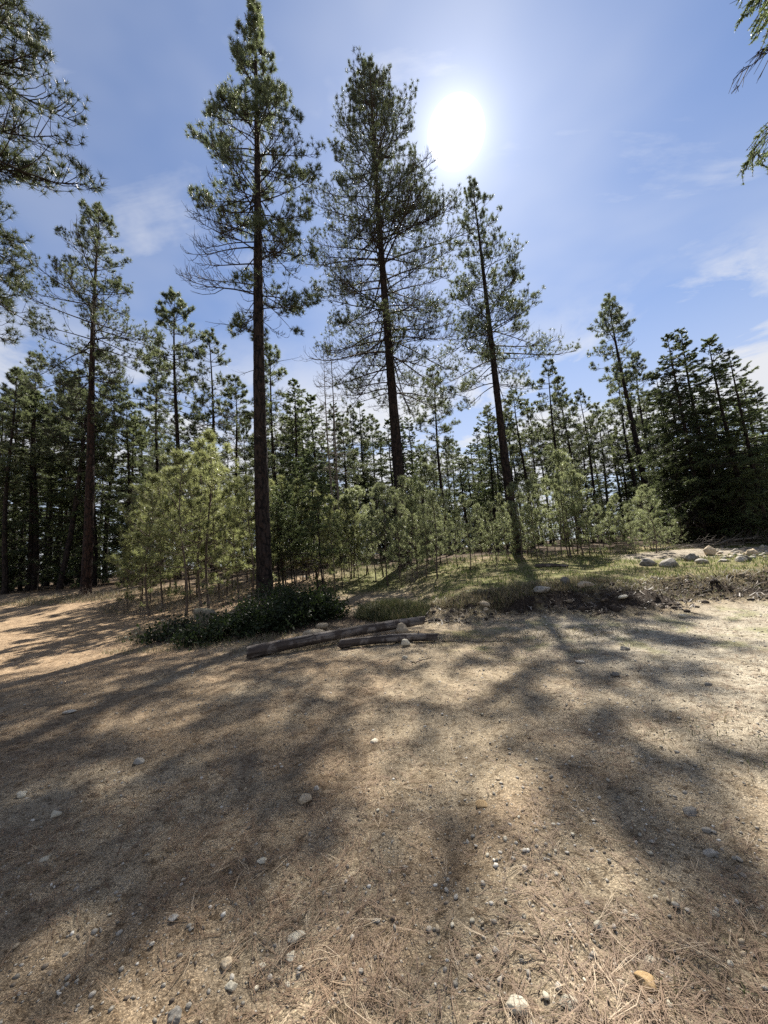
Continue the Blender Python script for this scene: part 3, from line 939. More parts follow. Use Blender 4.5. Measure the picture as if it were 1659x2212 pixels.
RG = 'loose rocks on the grassy rise'
rock(1400, 1222, 50, 'grey boulder with dark underside, leftmost of the row on the rise', M_ROCKDARK, .5, .9, 'boulder', 'boulder', RG)
rock(1447, 1224, 58, 'pale boulder second from the left in the row on the rise', M_ROCK, .62, .9, 'boulder', 'boulder', RG)
rock(1498, 1212, 46, 'darker rounded boulder behind the small pale one on the rise', M_ROCKDARK, .55, .8, 'boulder', 'boulder', RG)
rock(1517, 1216, 28, 'small pale rock in front of the darker rounded boulder', M_ROCK, .6, .3, group=RG)
rock(1533, 1200, 34, 'upright blocky pale boulder standing highest on the rise', M_ROCKTAN, .95, .9, 'boulder', 'boulder', RG, sink=.15)
rock(1563, 1213, 28, 'flat pale rock right of the upright boulder', M_ROCK, .4, .3, group=RG)
rock(1602, 1213, 30, 'squat rock in front of the rubble heap', M_ROCK, .6, .4, group=RG)
rock(1615, 1210, 24, 'dark rock half behind the squat rock by the rubble heap', M_ROCKDARK, .7, .4, group=RG)
rock(1625, 1200, 36, 'tan angular rock on top of the rubble heap', M_ROCKTAN, .7, .7, group=RG)
BG = 'rocks along the bank edge'
rock(1172, 1277, 52, 'grey flat-topped rock lying on the edge of the dark bank', M_ROCK, .42, .9, group=BG)
rock(1222, 1264, 26, 'dark upright rock on the bank edge', M_ROCKDARK, 1.05, .5, group=BG, sink=.2)
rock(1266, 1268, 46, 'tan rounded rock on the bank edge right of the dark upright rock', M_ROCKTAN, .5, .7, group=BG)
rock(1346, 1291, 28, 'small flat whitish rock on the dark bank', M_CREAM, .35, .3, group=BG)
rock(1046, 1307, 32, 'oval tan rock on the scree left of the dark bank', M_ROCKTAN, .45, .1, group=BG)
rock(1050, 1320, 16, 'small stone right under the oval tan rock', M_ROCKTAN, .7, .2, group=BG)
rock(1350, 1404, 24, 'grey stone at the foot of the bank near the gravel', M_ROCKDARK, .5, .3, group=BG)
rock(1475, 1334, 24, 'pale rounded stone at the edge of the gravel road', M_CREAM, .55, .1, group=BG)
rock(1255, 1432, 30, 'flat pale stone lying on the dirt below the bank', M_ROCK, .3, .3, group=BG)
LG = 'rocks around the logs'
rock(444, 1340, 66, 'mossy rounded boulder sitting in the dark shrub', M_MOSSY, .55, .1, 'boulder', 'boulder', LG, sink=.15)
rock(677, 1380, 58, 'tan rounded rock behind the long log, left', M_ROCKTAN, .5, .1, group=LG, sink=.1)
rock(697, 1360, 30, 'smaller tan rock behind the rounded one at the log', M_ROCKTAN, .7, .1, group=LG, sink=.1)
rock(868, 1372, 34, 'brown stone wedged between the two logs', M_ROCKTAN, .9, .3, group=LG, sink=.1)
rock(877, 1396, 24, 'pale blocky stone in front of the short log', M_CREAM, .85, .3, group=LG, sink=.1)
rock(874, 1422, 17, 'small pale stone on the dirt below the short log', M_CREAM, .6, .2, group=LG)
FG = 'stones on the dirt clearing'
for px, py, w, lab, m_, fl in [
    (300, 1648, 30, 'pale stone in the shade of the left clearing', M_ROCK, .6), (657, 1730, 40, 'round tan stone at the middle of the clearing, edge of the shade', M_ROCKTAN, .65),
    (683, 1706, 18, 'small grey stone behind the round tan stone', M_ROCK, .6), (150, 1540, 34, 'flat pale stones patch at left in the shade', M_ROCK, .3),
    (47, 1720, 28, 'pale stone close to the left border', M_CREAM, .6), (1490, 1758, 44, 'grey stone in the shadow at right', M_ROCKDARK, .5),
    (1528, 1795, 26, 'smaller grey stone nearer than the one in the right shadow', M_ROCK, .5), (1532, 1845, 32, 'pale wedge stone at the lower end of the right shadow', M_ROCK, .55),
    (1042, 1742, 36, 'ochre lump of stone on the sunlit dirt', M_OCHRE, .6), (808, 1603, 26, 'white flat stone on the sunlit middle of the clearing', M_CREAM, .4),
    (491, 2087, 34, 'smooth round tan pebble in the near sunlight, left', M_ROCKTAN, .7), (565, 2090, 24, 'bluish white pebble right of the smooth round one', M_CREAM, .6),
    (637, 2030, 44, 'cream wedge-shaped stone in the near sunlight', M_CREAM, .4), (628, 2068, 30, 'thin cream splinter of stone below the wedge-shaped one', M_CREAM, .35),
    (500, 2140, 30, 'rough cream stone near the lower left', M_CREAM, .6), (375, 2205, 50, 'grey rounded stone cut by the bottom edge', M_ROCKDARK, .5),
    (1118, 2182, 60, 'largest cream rounded stone at the bottom of the picture', M_CREAM, .55), (1226, 2172, 50, 'yellowish oval stone right of the largest cream one', M_CREAM, .45),
    (1400, 2130, 54, 'ochre stone with brown stain near the lower right', M_OCHRE, .5), (1293, 2008, 28, 'rounded white pebble left of the pair of pale stones', M_CREAM, .75),
    (1372, 1985, 28, 'pale stone of the pair in the right foreground', M_CREAM, .55), (1405, 2080, 36, 'long pale stone above the ochre one', M_CREAM, .45),
    (1545, 1980, 24, 'white pebble at right among long needles', M_CREAM, .6), (97, 1860, 26, 'rounded cream stone in the left shade', M_CREAM, .7),
    (120, 1762, 26, 'pale block in the upper left shade', M_CREAM, .6), (375, 1985, 28, 'flat grey stone at the edge of the left shade', M_ROCK, .35),
    (565, 1862, 26, 'white flat pebble at the tip of the shadow', M_CREAM, .4), (1530, 1480, 24, 'grey stone on the gravel road', M_ROCKDARK, .5),
    (1330, 1460, 26, 'grey stone in the dappled shade below the bank', M_ROCKDARK, .55)]:
    rock(px, py, w, lab, m_, fl, .45, 'stone', 'stone', FG, sink=.36)

# rubble heap at the right edge: rocks one can count, alike
RM = [rock_mesh(900 + k, [M_ROCK, M_ROCKTAN, M_ROCK, M_CREAM][k], 2, .6, .5, (1, .8)) for k in range(4)]
for k in range(70):
    px = RNG.uniform(1540, 1690)
    p = ground_at(min(px, 1690), RNG.uniform(1180, 1207))
    o = obj('rubble_rock', RM[k % 4], None, (p[0], p[1], p[2] + .02))
    w = RNG.uniform(.07, .25)
    o.scale = (w, w, w)
    o.rotation_euler = (RNG.normal(0, .4), RNG.normal(0, .4), RNG.uniform(0, 6))
    tag(o, 'pale rock in the low rubble heap at the right edge', 'rock', 'rubble heap rocks')
# pebbles big enough to pick out, alike
PMS = [rock_mesh(950 + k, [M_CREAM, M_ROCK, M_ROCKTAN, M_ROCK, M_ROCK][k], 2, [.5, .6, .55, .4, .6][k], .15, (1, .75)) for k in range(5)]
cnt = 0
while cnt < 230:
    py = 1400 + 800 * RNG.random() ** .8
    px = RNG.uniform(0, 1659)
    if RNG.random() > (.35 + .65 * (px > 900)) * 1.0:
        continue
    p = ground_at(px, py)
    o = obj('pebble', PMS[RNG.integers(5)], None, (p[0], p[1], p[2] + .004))
    w = RNG.uniform(.014, .030) * (1 + .06 * p[1])
    o.scale = (w, w, w)
    o.rotation_euler = (RNG.normal(0, .2), RNG.normal(0, .2), RNG.uniform(0, 6))
    tag(o, 'small pale pebble lying among the needles on the dirt', 'pebble', 'pebbles scattered on the clearing')
    cnt += 1

# ------------------------------------------------------------------ logs
def log(name, a, b, ra, rb, label, stubs, seed):
    rng = np.random.default_rng(seed)
    a, b = np.array(a), np.array(b)
    L = np.linalg.norm(b - a)
    rings, sides = 40, 30
    t = np.linspace(0, 1, rings)
    A = np.arange(sides) * 2 * math.pi / sides
    r = (ra + (rb - ra) * t)[:, None] * (1 + .05 * np.sin(A * 3 + 2)[None] + .055 * rng.normal(size=(1, sides)) + .02 * rng.normal(size=(rings, sides)) + .05 * np.sin(t * 9 + seed)[:, None])
    V = np.stack([np.repeat((t * L)[:, None], sides, 1), r * np.cos(A), r * np.sin(A) + .035 * np.sin(t * 3)[:, None]], -1)
    V[0, :, 0] += .05 * np.cos(A) + rng.normal(0, .012, sides)
    V[-1, :, 0] += .03 * np.sin(A) + rng.normal(0, .012, sides)
    idx = np.arange(rings * sides).reshape(rings, sides)
    nx = np.roll(idx, -1, 1)
    q = np.stack([idx[:-1], nx[:-1], nx[1:], idx[1:]], -1).reshape(-1, 4)
    e = empty(name, a)
    d = Vector(b - a).normalized()
    e.rotation_euler = d.to_track_quat('X', 'Z').to_euler()
    m, g = M_LOGW
    obj('stem', mesh('stem', V.reshape(-1, 3), [q], m, smooth=True), e)
    for k, (ring, x) in enumerate(((0, 0.0), (-1, L))):
        ringv = V[ring]
        c = ringv.mean(0)
        inner = c + (ringv - c) * .55
        W = np.vstack([ringv + np.array([.002 if ring else -.002, 0, 0]), inner, [c]])
        i = np.arange(sides)
        j = np.roll(i, -1)
        f1 = np.stack([i, j, j + sides, i + sides], -1)
        f2 = np.stack([i + sides, j + sides, np.full(sides, 2 * sides)], -1)
        obj('cut_end', mesh('cut_end', W, [f1, f2], M_CUT), e)
    for (s, ang_, ln) in stubs:
        rr = ra + (rb - ra) * s
        p = np.array([s * L, rr * .8 * math.cos(ang_), rr * .8 * math.sin(ang_)])
        q_ = p + np.array([.3 * ln, ln * math.cos(ang_), ln * math.sin(ang_)])
        tv, tf = tubes(np.array([[p, (p + q_) / 2 + rng.normal(0, .005, 3), q_]]), np.array([[.028, .022, .012]]), 7)
        obj('branch_stub', mesh('branch_stub', tv, [tf], m, smooth=True), e)
    return tag(e, label, 'log', 'two logs in front of the shrub')


def log_material():
    m, g = mat('grey_log')
    co = g.n('ShaderNodeTexCoord').outputs['Object']
    mp = g.n('ShaderNodeMapping', ins={0: co, 'Scale': (1.2, 18, 18)}).outputs[0]
    n1 = g.noise(mp, 1.0, 6.0, .65, .4)
    n2 = g.noise(co, 5.0, 5.0, .6)
    c = g.mix(g.ramp(n1, .38, .62), (.030, .024, .021, 1), (.20, .175, .155, 1))
    c = g.mix(g.math('MULTIPLY', g.ramp(n2, .44, .56), .85), c, (.040, .030, .025, 1))
    bp = g.n('ShaderNodeBump', ins={'Strength': .7, 'Distance': .012, 'Height': g.math('ADD', n1, g.math('MULTIPLY', n2, .6))})
    out(g, g.n('ShaderNodeBsdfPrincipled', ins={'Base Color': c, 'Roughness': .8, 'Specular IOR Level': .25, 'Normal': bp.outputs[0]}).outputs[0])
    return m, g


M_LOGW = log_material()
M_CUT = plain('cut_wood', (.20, .16, .11), (.32, .27, .20), 9, bump=.4)
pa, pb = ground_at(537, 1424), at(915, 1340, 8.75)
log('fallen_log', (pa[0], pa[1] + .05, pa[2] + .11), pb, .108, .086, 'long weathered grey log, propped at a slant before the dark shrub', [(.42, 1.2, .07), (.66, 1.9, .05), (.82, .6, .06)], 1)
p2a, p2b = ground_at(738, 1402), ground_at(946, 1388)
log('fallen_log', (p2a[0], p2a[1] + .05, p2a[2] + .085), (p2b[0], p2b[1] + .1, p2b[2] + .08), .080, .070, 'short dark log lying under the raised end of the long one', [(.55, 1.2, .05), (.8, 1.6, .08)], 2)
p3a, p3b = at(1157, 1222, 15.0), at(1226, 1216, 14.6)
for p in (p3a, p3b):
    p[2] = float(H(p[0], p[1])) + .06
log('fallen_log', p3a, p3b, .07, .055, 'thin dark log lying on the green rise before the right-hand thicket', [(.5, 1.3, .08)], 3)

# ------------------------------------------------------------------ shrubs, dry brush, brush pile
def leaf_shrub(name, pos, rx, ry, rz_, n, seed, label, mat_=M_LEAF, size=.075, group=None):
    rng = np.random.default_rng(seed)
    e = empty(name, pos)
    ns = 46
    a = rng.uniform(0, 6.28, ns)
    tip = np.stack([rx * np.cos(a) * rng.random(ns) ** .5, ry * np.sin(a) * rng.random(ns) ** .5, rz_ * rng.uniform(.5, 1.05, ns)], -1)
    st = tip * np.array([.35, .35, 0]) + np.array([0, 0, -.05])
    tip[:, 2] *= (.35 + .85 * rng.random(ns)) * np.sqrt(np.clip(1.1 - (tip[:, 0] / rx) ** 2 - (tip[:, 1] / ry) ** 2, .15, 1))
    dzg = H(pos[0] + tip[:, 0], pos[1] + tip[:, 1]) - pos[2]
    tip[:, 2] += dzg
    st[:, 2] += H(pos[0] + st[:, 0], pos[1] + st[:, 1]) - pos[2]
    mid = (st + tip) / 2 + rng.normal(0, .06, (ns, 3)) + np.array([0, 0, .08])
    P = np.stack([st, mid, tip], 1)
    V, q = tubes(P, np.full((ns, 3), .006), 3)
    obj('stems', mesh('stems', V, [q], M_LIMB), e)
    k = rng.integers(0, ns, n)
    s = rng.random(n) ** .6
    b = np.where(s[:, None] < .5, st[k] + (mid[k] - st[k]) * (s[:, None] * 2), mid[k] + (tip[k] - mid[k]) * (s[:, None] * 2 - 1))
    b = b + rng.normal(0, 1, (n, 3)) * np.where(rng.random((n, 1)) < .25, .26, .10) * np.array([1, 1, .7])
    d = norm(rng.normal(size=(n, 3)) + np.array([0, 0, .5]))
    w = norm(np.cross(d, rng.normal(size=(n, 3))))
    up_ = np.cross(w, d)
    sz = size * rng.uniform(.4, 1.45, (n, 1))
    V = np.stack([b, b + d * sz * .5 + w * sz * .34 + up_ * sz * .08, b + d * sz, b + d * sz * .5 - w * sz * .34 + up_ * sz * .08], 1).reshape(-1, 3)
    i = np.arange(n) * 4
    f = np.vstack([np.stack([i, i + 1, i + 2], -1), np.stack([i, i + 2, i + 3], -1)])
    o = obj('foliage', mesh('foliage', V, [f], mat_, attr=np.repeat(np.clip(rng.normal(.45, .25, n), 0, 1), 4)), e)
    return tag(e, label, 'shrub', group)


SG = 'dark leafy shrubs at the foot of the tallest pine'
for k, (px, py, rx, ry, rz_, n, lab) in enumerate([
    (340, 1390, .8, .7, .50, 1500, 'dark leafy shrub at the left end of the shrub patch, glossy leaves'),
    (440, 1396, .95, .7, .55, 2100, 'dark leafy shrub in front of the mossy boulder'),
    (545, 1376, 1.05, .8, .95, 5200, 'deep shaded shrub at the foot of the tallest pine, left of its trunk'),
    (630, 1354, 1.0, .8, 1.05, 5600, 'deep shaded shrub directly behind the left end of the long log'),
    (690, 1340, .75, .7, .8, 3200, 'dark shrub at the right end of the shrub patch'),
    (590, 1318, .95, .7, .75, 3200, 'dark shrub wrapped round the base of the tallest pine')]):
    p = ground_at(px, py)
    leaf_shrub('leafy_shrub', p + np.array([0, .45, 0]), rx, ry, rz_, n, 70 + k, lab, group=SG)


def twiggy(name, pos, n, hgt, spread, seed, label, mat_, cat, group=None, rad=.0045, tuft=0):
    rng = np.random.default_rng(seed)
    e = empty(name, pos)
    a = rng.uniform(0, 6.28, n)
    r = spread * rng.random(n) ** .7
    st = np.stack([r * np.cos(a), r * np.sin(a), np.zeros(n)], -1)
    st[:, 2] = H(pos[0] + st[:, 0], pos[1] + st[:, 1]) - pos[2] - .03
    el = np.radians(rng.normal(68, 16, n))
    E_ = el[:, None] - np.radians(rng.uniform(0, 45, n))[:, None] * np.linspace(0, 1, 4)[None]
    P, _ = polyl(st, rng.uniform(0, 6.28, n)[:, None] + rng.normal(0, .3, (n, 4)).cumsum(1), E_, hgt * rng.uniform(.4, 1.15, n), 5)
    parts = [tubes(P, np.full((n, 5), rad) * np.array([[1, .9, .75, .6, .35]]), 3)]
    bi = np.repeat(np.arange(n), 3)
    p0, d0 = interp_poly(P[bi], rng.uniform(.35, .95, len(bi)))
    Q, _ = polyl(p0, rng.uniform(0, 6.28, (len(bi), 1)) + np.zeros((1, 2)), np.radians(rng.normal(40, 22, (len(bi), 1))) + np.zeros((1, 2)), hgt * rng.uniform(.12, .35, len(bi)), 3)
    parts.append(tubes(Q, np.full((len(bi), 3), rad * .6), 3))
    V, Fs = join(parts)
    me = mesh('stems', V, Fs, mat_, attr=np.full(len(V), .4))
    obj('stems', me, e)
    return tag(e, label, cat, group)


WG = 'dry brush around the saplings'
for k, (px, Y, n, hh, sp, lab) in enumerate([
    (250, 15.8, 90, .85, .9, 'tangle of dry brown brush beside the left path'), (300, 14.6, 80, .75, .8, 'dry twiggy brush under the sapling nearest the left path'),
    (360, 13.6, 70, .7, .8, 'dry brush below the straight-stemmed sapling'), (430, 14.0, 90, .8, .9, 'dry brush behind the mossy boulder'),
    (500, 14.6, 90, .8, .9, 'brown brush left of the tallest pine trunk'), (650, 16.2, 80, .9, 1.0, 'thin dry brush under the bare-stemmed young firs'),
    (885, 16.5, 80, .8, .8, 'dark dry brush at the foot of the broad-crowned pine'), (1185, 17.6, 60, .7, 1.0, 'dry stems at the foot of the right-hand thicket, left part'),
    (1330, 17.6, 60, .7, 1.0, 'dry stems at the foot of the right-hand thicket, right part'), (200, 19.0, 70, .7, 1.0, 'dry brush at the foot of the reddish-trunked pine'), (395, 10.4, 60, .75, .9, 'bare brown twigs poking out of the left shrubs'),
    (520, 10.9, 70, .9, .9, 'bare brown twigs standing in the deep shaded shrub'), (660, 11.3, 60, .8, .8, 'bare twigs at the right end of the shrub patch'), (770, 11.6, 60, .5, .9, 'low dry stems on the grassy hump behind the logs')]):
    d = ray(px, 1215 - (px - 829.5) * .0787)
    x = d[0] / d[1] * Y
    twiggy('dry_brush', (x, Y, float(H(x, Y))), n, hh, sp, 600 + k, lab, M_DRYSTEM if 'M_DRYSTEM' in globals() else M_DEAD, 'brush', WG)

pile = empty('brush_pile', tuple(ground_at(1600, 1178)))
bp0 = np.array(pile.location)
stick_meshes = []
for k in range(8):
    rng = np.random.default_rng(700 + k)
    P, _ = polyl(np.zeros((1, 3)), rng.normal(0, .25, (1, 6)).cumsum(1), rng.normal(0, .12, (1, 6)), np.array([rng.uniform(1.2, 2.6)]), 7)
    parts = [tubes(P, np.linspace(.028, .008, 7)[None] * rng.uniform(.6, 1.2), 5)]
    p0, d0 = interp_poly(np.repeat(P, 5, 0), rng.uniform(.3, .95, 5))
    Q, _ = polyl(p0, rng.uniform(-1, 1, (5, 1)) + np.zeros((1, 3)), rng.normal(.3, .4, (5, 3)), rng.uniform(.3, .8, 5), 4)
    parts.append(tubes(Q, np.full((5, 4), .006), 3))
    V, Fs = join(parts)
    stick_meshes.append(mesh('stick', V, Fs, M_DEAD, smooth=True))
for k in range(64):
    o = obj('stick', stick_meshes[k % 8], pile)
    x = RNG.uniform(-4.0, 3.5)
    y = RNG.uniform(-.6, .8)
    o.location = (x, y, float(H(bp0[0] + x, bp0[1] + y)) - bp0[2] + RNG.uniform(.02, .32) * math.exp(-(x / 3.2) ** 2))
    o.rotation_euler = (RNG.normal(0, .12), RNG.uniform(0, 6), RNG.normal(1.57, .6) * RNG.choice([-1, 1]))
tag(pile, 'heap of cut dead branches before the dark fir stand', 'brush pile')

# single fallen stick on the dirt by the logs, and sticks on the forest floor
def stick(px0, py0, px1, py1, r, label, seed):
    a, b = ground_at(px0, py0), ground_at(px1, py1)
    rng = np.random.default_rng(seed)
    t = np.linspace(0, 1, 12)[:, None]
    P = a + (b - a) * t
    P[:, 1] += rng.normal(0, .02, 12)
    P[:, 2] = H(P[:, 0], P[:, 1]) + r * .9
    V, q = tubes(P[None], np.linspace(r, r * .5, 12)[None], 5)
    c = V.mean(0)
    o = obj('fallen_stick', mesh('fallen_stick', V - c, [q], M_DEADDK, smooth=True), None, c)
    tag(o, label, 'stick', 'fallen sticks')


M_DEADDK = plain('dark_stick', (.05, .038, .03), (.11, .09, .07), 12, bump=.3)
stick(955, 1386, 1105, 1386, .012, 'thin dark stick lying on the dirt right of the short log', 1)
stick(1462, 1312, 1512, 1328, .014, 'bare stick lying across the grassy bank at right', 2)
stick(1485, 1238, 1512, 1262, .012, 'pale stick on the grass below the boulder row', 3)
stick(890, 1434, 930, 1422, .010, 'short stick on the dirt below the logs', 6)

# ------------------------------------------------------------------ what nobody could count: needles, pebbles, chips, grass
def scatter(n, ymin, ymax, power, xr=1.25):
    y = ymin + (ymax - ymin) * RNG.random(n) ** power
    x = (RNG.random(n) * 2 - 1) * (y * xr + .7)
    return x, y


def blade_mesh(x, y, L, W, az, el, bend, lift, v):
    """one thin bent blade each (two quads)"""
    z = H(x, y) + lift
    b = np.stack([x, y, z], -1)
    d = np.stack([np.cos(el) * np.sin(az), np.cos(el) * np.cos(az), np.sin(el)], -1)
    s = np.stack([np.cos(az), -np.sin(az), np.zeros_like(az)], -1) * (W * .5)[:, None]
    side = np.stack([np.cos(az), -np.sin(az), np.zeros_like(az)], -1)
    m_ = b + d * (L * .5)[:, None] + side * (bend * L)[:, None] + np.array([0, 0, 1.]) * (np.abs(bend) * L * .5)[:, None]
    t = b + d * L[:, None]
    n = len(x)
    V = np.stack([b - s, b + s, m_ + s, m_ - s, t], 1).reshape(-1, 3)
    i = np.arange(n) * 5
    q = np.stack([i, i + 1, i + 2, i + 3], -1)
    tr = np.stack([i + 3, i + 2, i + 4], -1)
    return V, [q, tr], np.repeat(v, 5)


def needle_litter():
    n0 = 38000
    x, y = scatter(n0, .9, 13, 1.75)
    dn = fbm(x * .9, y * .9, 3) + .35 * fbm(x * 4, y * 4, 2)
    keep = RNG.random(n0) < np.clip(.38 + 2.2 * dn - .10 * np.maximum(x - 2.5, 0), .07, 1)
    keep &= bank_y(x, y) < np.where(x > 1, 9.6, 30)
    x, y = x[keep], y[keep]
    # bundles of three
    x, y = np.repeat(x, 3), np.repeat(y, 3)
    n = len(x)
    az0 = np.repeat(RNG.uniform(0, 6.28, n // 3), 3)
    az = az0 + RNG.normal(0, .13, n)
    far = np.clip(y / 4, 1, 2.6)
    el = np.repeat(RNG.normal(.02, .09, n // 3), 3) + RNG.normal(0, .03, n)
    V, Fs, v = blade_mesh(x, y, RNG.uniform(.09, .21, n), .0019 * far * RNG.uniform(.8, 1.2, n), az, el, RNG.normal(0, .09, n), RNG.uniform(.003, .016, n),
                          np.repeat(np.clip(RNG.normal(.5, .25, n // 3), 0, 1), 3))
    o = obj('fallen_pine_needles', mesh('fallen_pine_needles', V, Fs, M_LITTER, attr=v))
    tag(o, 'brown fallen pine needles strewn over the dirt clearing', 'pine needles', kind='stuff')


def small_solids(n, name, label, cat, mat_, smin, smax, ymin, ymax, power, shape, dens, lite=False, xr=None):
    x, y = scatter(n, ymin, ymax, power)
    if xr:
        x = RNG.uniform(*xr, n)
    k = RNG.random(n) < dens(x, y)
    x, y = x[k], y[k]
    n = len(x)
    ico = np.array([[0, 0, 1.], [1, 0, 0], [0, 1, 0], [-1, 0, 0], [0, -1, 0], [.72, .72, .35], [-.72, .72, .4], [-.72, -.72, .3], [.72, -.72, .4]])
    fc = np.array([[0, 1, 5], [0, 5, 2], [0, 2, 6], [0, 6, 3], [0, 3, 7], [0, 7, 4], [0, 4, 8], [0, 8, 1],])
    rimd = np.array([[1, 5], [5, 2], [2, 6], [6, 3], [3, 7], [7, 4], [4, 8], [8, 1]])
    # rim dropped into the soil
    low = ico[[1, 5, 2, 6, 3, 7, 4, 8]] * np.array([.8, .8, 0]) + np.array([0, 0, -.6])
    base = np.vstack([ico, low])
    pos = {1: 9, 5: 10, 2: 11, 6: 12, 3: 13, 7: 14, 4: 15, 8: 16}
    q = np.array([[b, a, pos[a], pos[b]] for a, b in rimd])
    if lite:
        base = np.array([[0, 0, .9], [1, .1, .25], [.3, .95, .3], [-.8, .6, .2], [-.8, -.6, .3], [.3, -.95, .2],
                         [.9, 0, -.6], [.3, .85, -.6], [-.7, .5, -.6], [-.7, -.5, -.6], [.3, -.85, -.6]])
        fc = np.array([[0, 1, 2], [0, 2, 3], [0, 3, 4], [0, 4, 5], [0, 5, 1]])
        q = np.array([[b, a, a + 5, b + 5] for a, b in ((1, 2), (2, 3), (3, 4), (4, 5), (5, 1))])
    s = smin * (smax / smin) ** (RNG.random(n) ** 2.2) * np.clip(y / 4, 1, 2.2) ** .6
    S = np.stack([s, s * RNG.uniform(.5, 1, n), s * RNG.uniform(*shape, n)], -1)
    B = base[None] * (1 + RNG.normal(0, .16, (n, len(base), 3))) * S[:, None]
    a = RNG.uniform(0, 6.28, n)
    ca, sa = np.cos(a)[:, None], np.sin(a)[:, None]
    X = B[..., 0] * ca - B[..., 1] * sa + x[:, None]
    Yy = B[..., 0] * sa + B[..., 1] * ca + y[:, None]
    Z = B[..., 2] + (H(x, y) + .15 * S[:, 2])[:, None]
    V = np.stack([X, Yy, Z], -1).reshape(-1, 3)
    off = (np.arange(n) * len(base))[:, None, None]
    v = np.repeat(RNG.random(n), len(base))
    o = obj(name, mesh(name, V, [(fc[None] + off).reshape(-1, 3), (q[None] + off).reshape(-1, 4)], mat_, attr=v, smooth=True))
    tag(o, label, cat, kind='stuff')


def pebble_density(x, y):
    return np.clip(.40 + .6 * sstep(0, 3, x) + .8 * fbm(x * .7 + 9, y * .7, 3) - .4 * sstep(-2, -5, x), .08, 1) * (bank_y(x, y) < 9.6)


needle_litter()
small_solids(28000, 'gravel', 'pale gravel and grit scattered over the dirt clearing', 'gravel', M_PEB, .0035, .016, .9, 11, 1.5, (.4, .8), pebble_density, True)
small_solids(26000, 'soil_crumbs', 'dark crumbs of soil and bark on the dirt clearing', 'soil', M_CRUMB, .003, .014, .9, 12, 1.5, (.25, .8), lambda x, y: np.clip(.6 + .8 * fbm(x, y, 3), 0, 1) * (bank_y(x, y) < 10), True)


def bank_debris():
    n = 5500
    x = RNG.uniform(.2, 11.5, n)
    y = RNG.uniform(8.4, 12.8, n)
    yb = bank_y(x, y)
    k = (yb > 9.1) & (yb < 10.9)
    x, y = x[k], y[k]
    n = len(x)
    V, Fs, v = blade_mesh(x, y, RNG.uniform(.05, .28, n), RNG.uniform(.006, .03, n), RNG.uniform(0, 6.28, n), RNG.normal(.15, .3, n), RNG.normal(0, .15, n), RNG.uniform(.0, .03, n), RNG.random(n))
    o = obj('bank_debris', mesh('bank_debris', V, Fs, M_CHIP, attr=v))
    tag(o, 'broken roots, leaves and chips littering the dark bank', 'debris', kind='stuff')


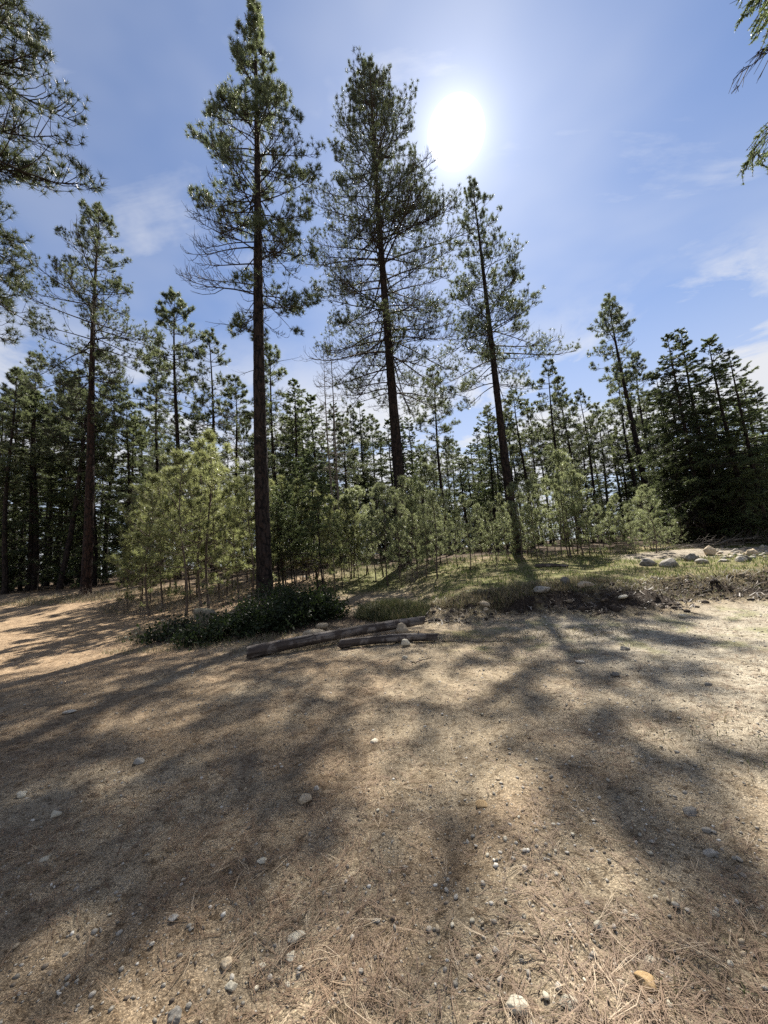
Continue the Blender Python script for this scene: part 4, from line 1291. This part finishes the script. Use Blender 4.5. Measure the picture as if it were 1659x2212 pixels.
def grass_stuff():
    # short green grass on the rise and in the gap between the trunks
    n = 90000
    y = 9.8 + 15 * RNG.random(n) ** 1.35
    x = -4 + 26 * RNG.random(n)
    yb = bank_y(x, y)
    d = np.where(x > 0.8, sstep(10.2, 11.2, yb + .6 * fbm(x, y, 2)), sstep(14.5, 16.5, y)) * np.clip(.5 + 1.3 * fbm(x * .8, y * .8, 3), .06, 1) * (np.hypot((x - 13.5) / 4.2, (y - 16.5) / 2) > .8)
    d = d * (x < y * 1.15 + 1)
    k = RNG.random(n) < d
    x, y = x[k], y[k]
    n = len(x)
    V, Fs, v = blade_mesh(x, y, RNG.uniform(.05, .16, n), RNG.uniform(.006, .013, n) * (1 + .04 * y), RNG.uniform(0, 6.28, n), RNG.normal(1.0, .3, n), RNG.normal(0, .12, n), np.full(n, -.01), RNG.random(n))
    o = obj('short_grass', mesh('short_grass', V, Fs, M_GRASS, attr=v))
    tag(o, 'short green grass covering the rise under the pines', 'grass', kind='stuff')
    # longer dry and green grass on the hump behind the logs, bank lip, path edge and sprouts in the dirt
    X, Yy, L = [], [], []
    for cx_, cy_, rx, ry, m_, h0, h1 in [(-9, 17, 3.5, 2.0, 3500, .08, .28), (-15, 20, 5, 1.5, 4000, .08, .3), (3.6, 10.9, 2.6, .45, 5000, .10, .26),
                                       (8.0, 10.4, 3.2, .7, 4000, .05, .15), (-.4, 8.0, 2.4, .5, 1500, .03, .10), (2.6, 7.6, 2.6, .6, 1800, .03, .09), (-4.2, 9.0, 2.4, .45, 1500, .05, .16), (-6.5, 11.5, 1.2, 1.6, 1200, .05, .2), (-2.0, 8.2, 1.6, .3, 700, .04, .12), (1.25, 1.45, .5, .3, 260, .03, .08), (2.6, 3.2, .8, .7, 400, .03, .08)]:
        a, r = RNG.uniform(0, 6.28, m_), np.sqrt(RNG.random(m_))
        X.append(cx_ + rx * r * np.cos(a))
        Yy.append(cy_ + ry * r * np.sin(a))
        L.append(RNG.uniform(h0, h1, m_))
    x, y, L = np.concatenate(X), np.concatenate(Yy), np.concatenate(L)
    n = len(x)
    V, Fs, v = blade_mesh(x, y, L, .0035 + .0006 * y, RNG.uniform(0, 6.28, n), RNG.normal(.85, .35, n), RNG.normal(0, .16, n), np.full(n, -.01), RNG.random(n))
    m_ = 9000
    a, r = RNG.uniform(0, 6.28, m_), np.sqrt(RNG.random(m_))
    mx, my = 1.0 * r * np.cos(a), 10.7 + .8 * r * np.sin(a)
    W = blade_mesh(mx, my, RNG.uniform(.10, .30, m_), np.full(m_, .009), RNG.uniform(0, 6.28, m_), RNG.normal(.75, .35, m_), RNG.normal(0, .16, m_), np.full(m_, -.01), RNG.random(m_))
    tag(obj('mound_grass', mesh('mound_grass', W[0], W[1], M_MOUND, attr=W[2])), 'dark matted grass covering the hump behind the logs', 'grass', kind='stuff')
    o = obj('dry_grass', mesh('dry_grass', V, Fs, M_DRYGRASS, attr=v))
    tag(o, 'tufts of longer dry grass on the hump, bank lip and path edge', 'grass', kind='stuff')


def bank_clods(x, y):
    yb = bank_y(x, y)
    return np.where(x > .4, sstep(8.9, 9.5, yb) * sstep(11.0, 10.4, yb), 0) * np.clip(.5 + 1.4 * fbm(x * 1.3, y * 1.3 + 7, 3), .05, 1)


small_solids(7000, 'bank_clods', 'dark crumbling clods of earth on the cut bank', 'soil', M_CLOD, .010, .065, 8.2, 13.0, 1.0, (.35, .8), bank_clods, True, (.2, 12.0))
bank_debris()
grass_stuff()
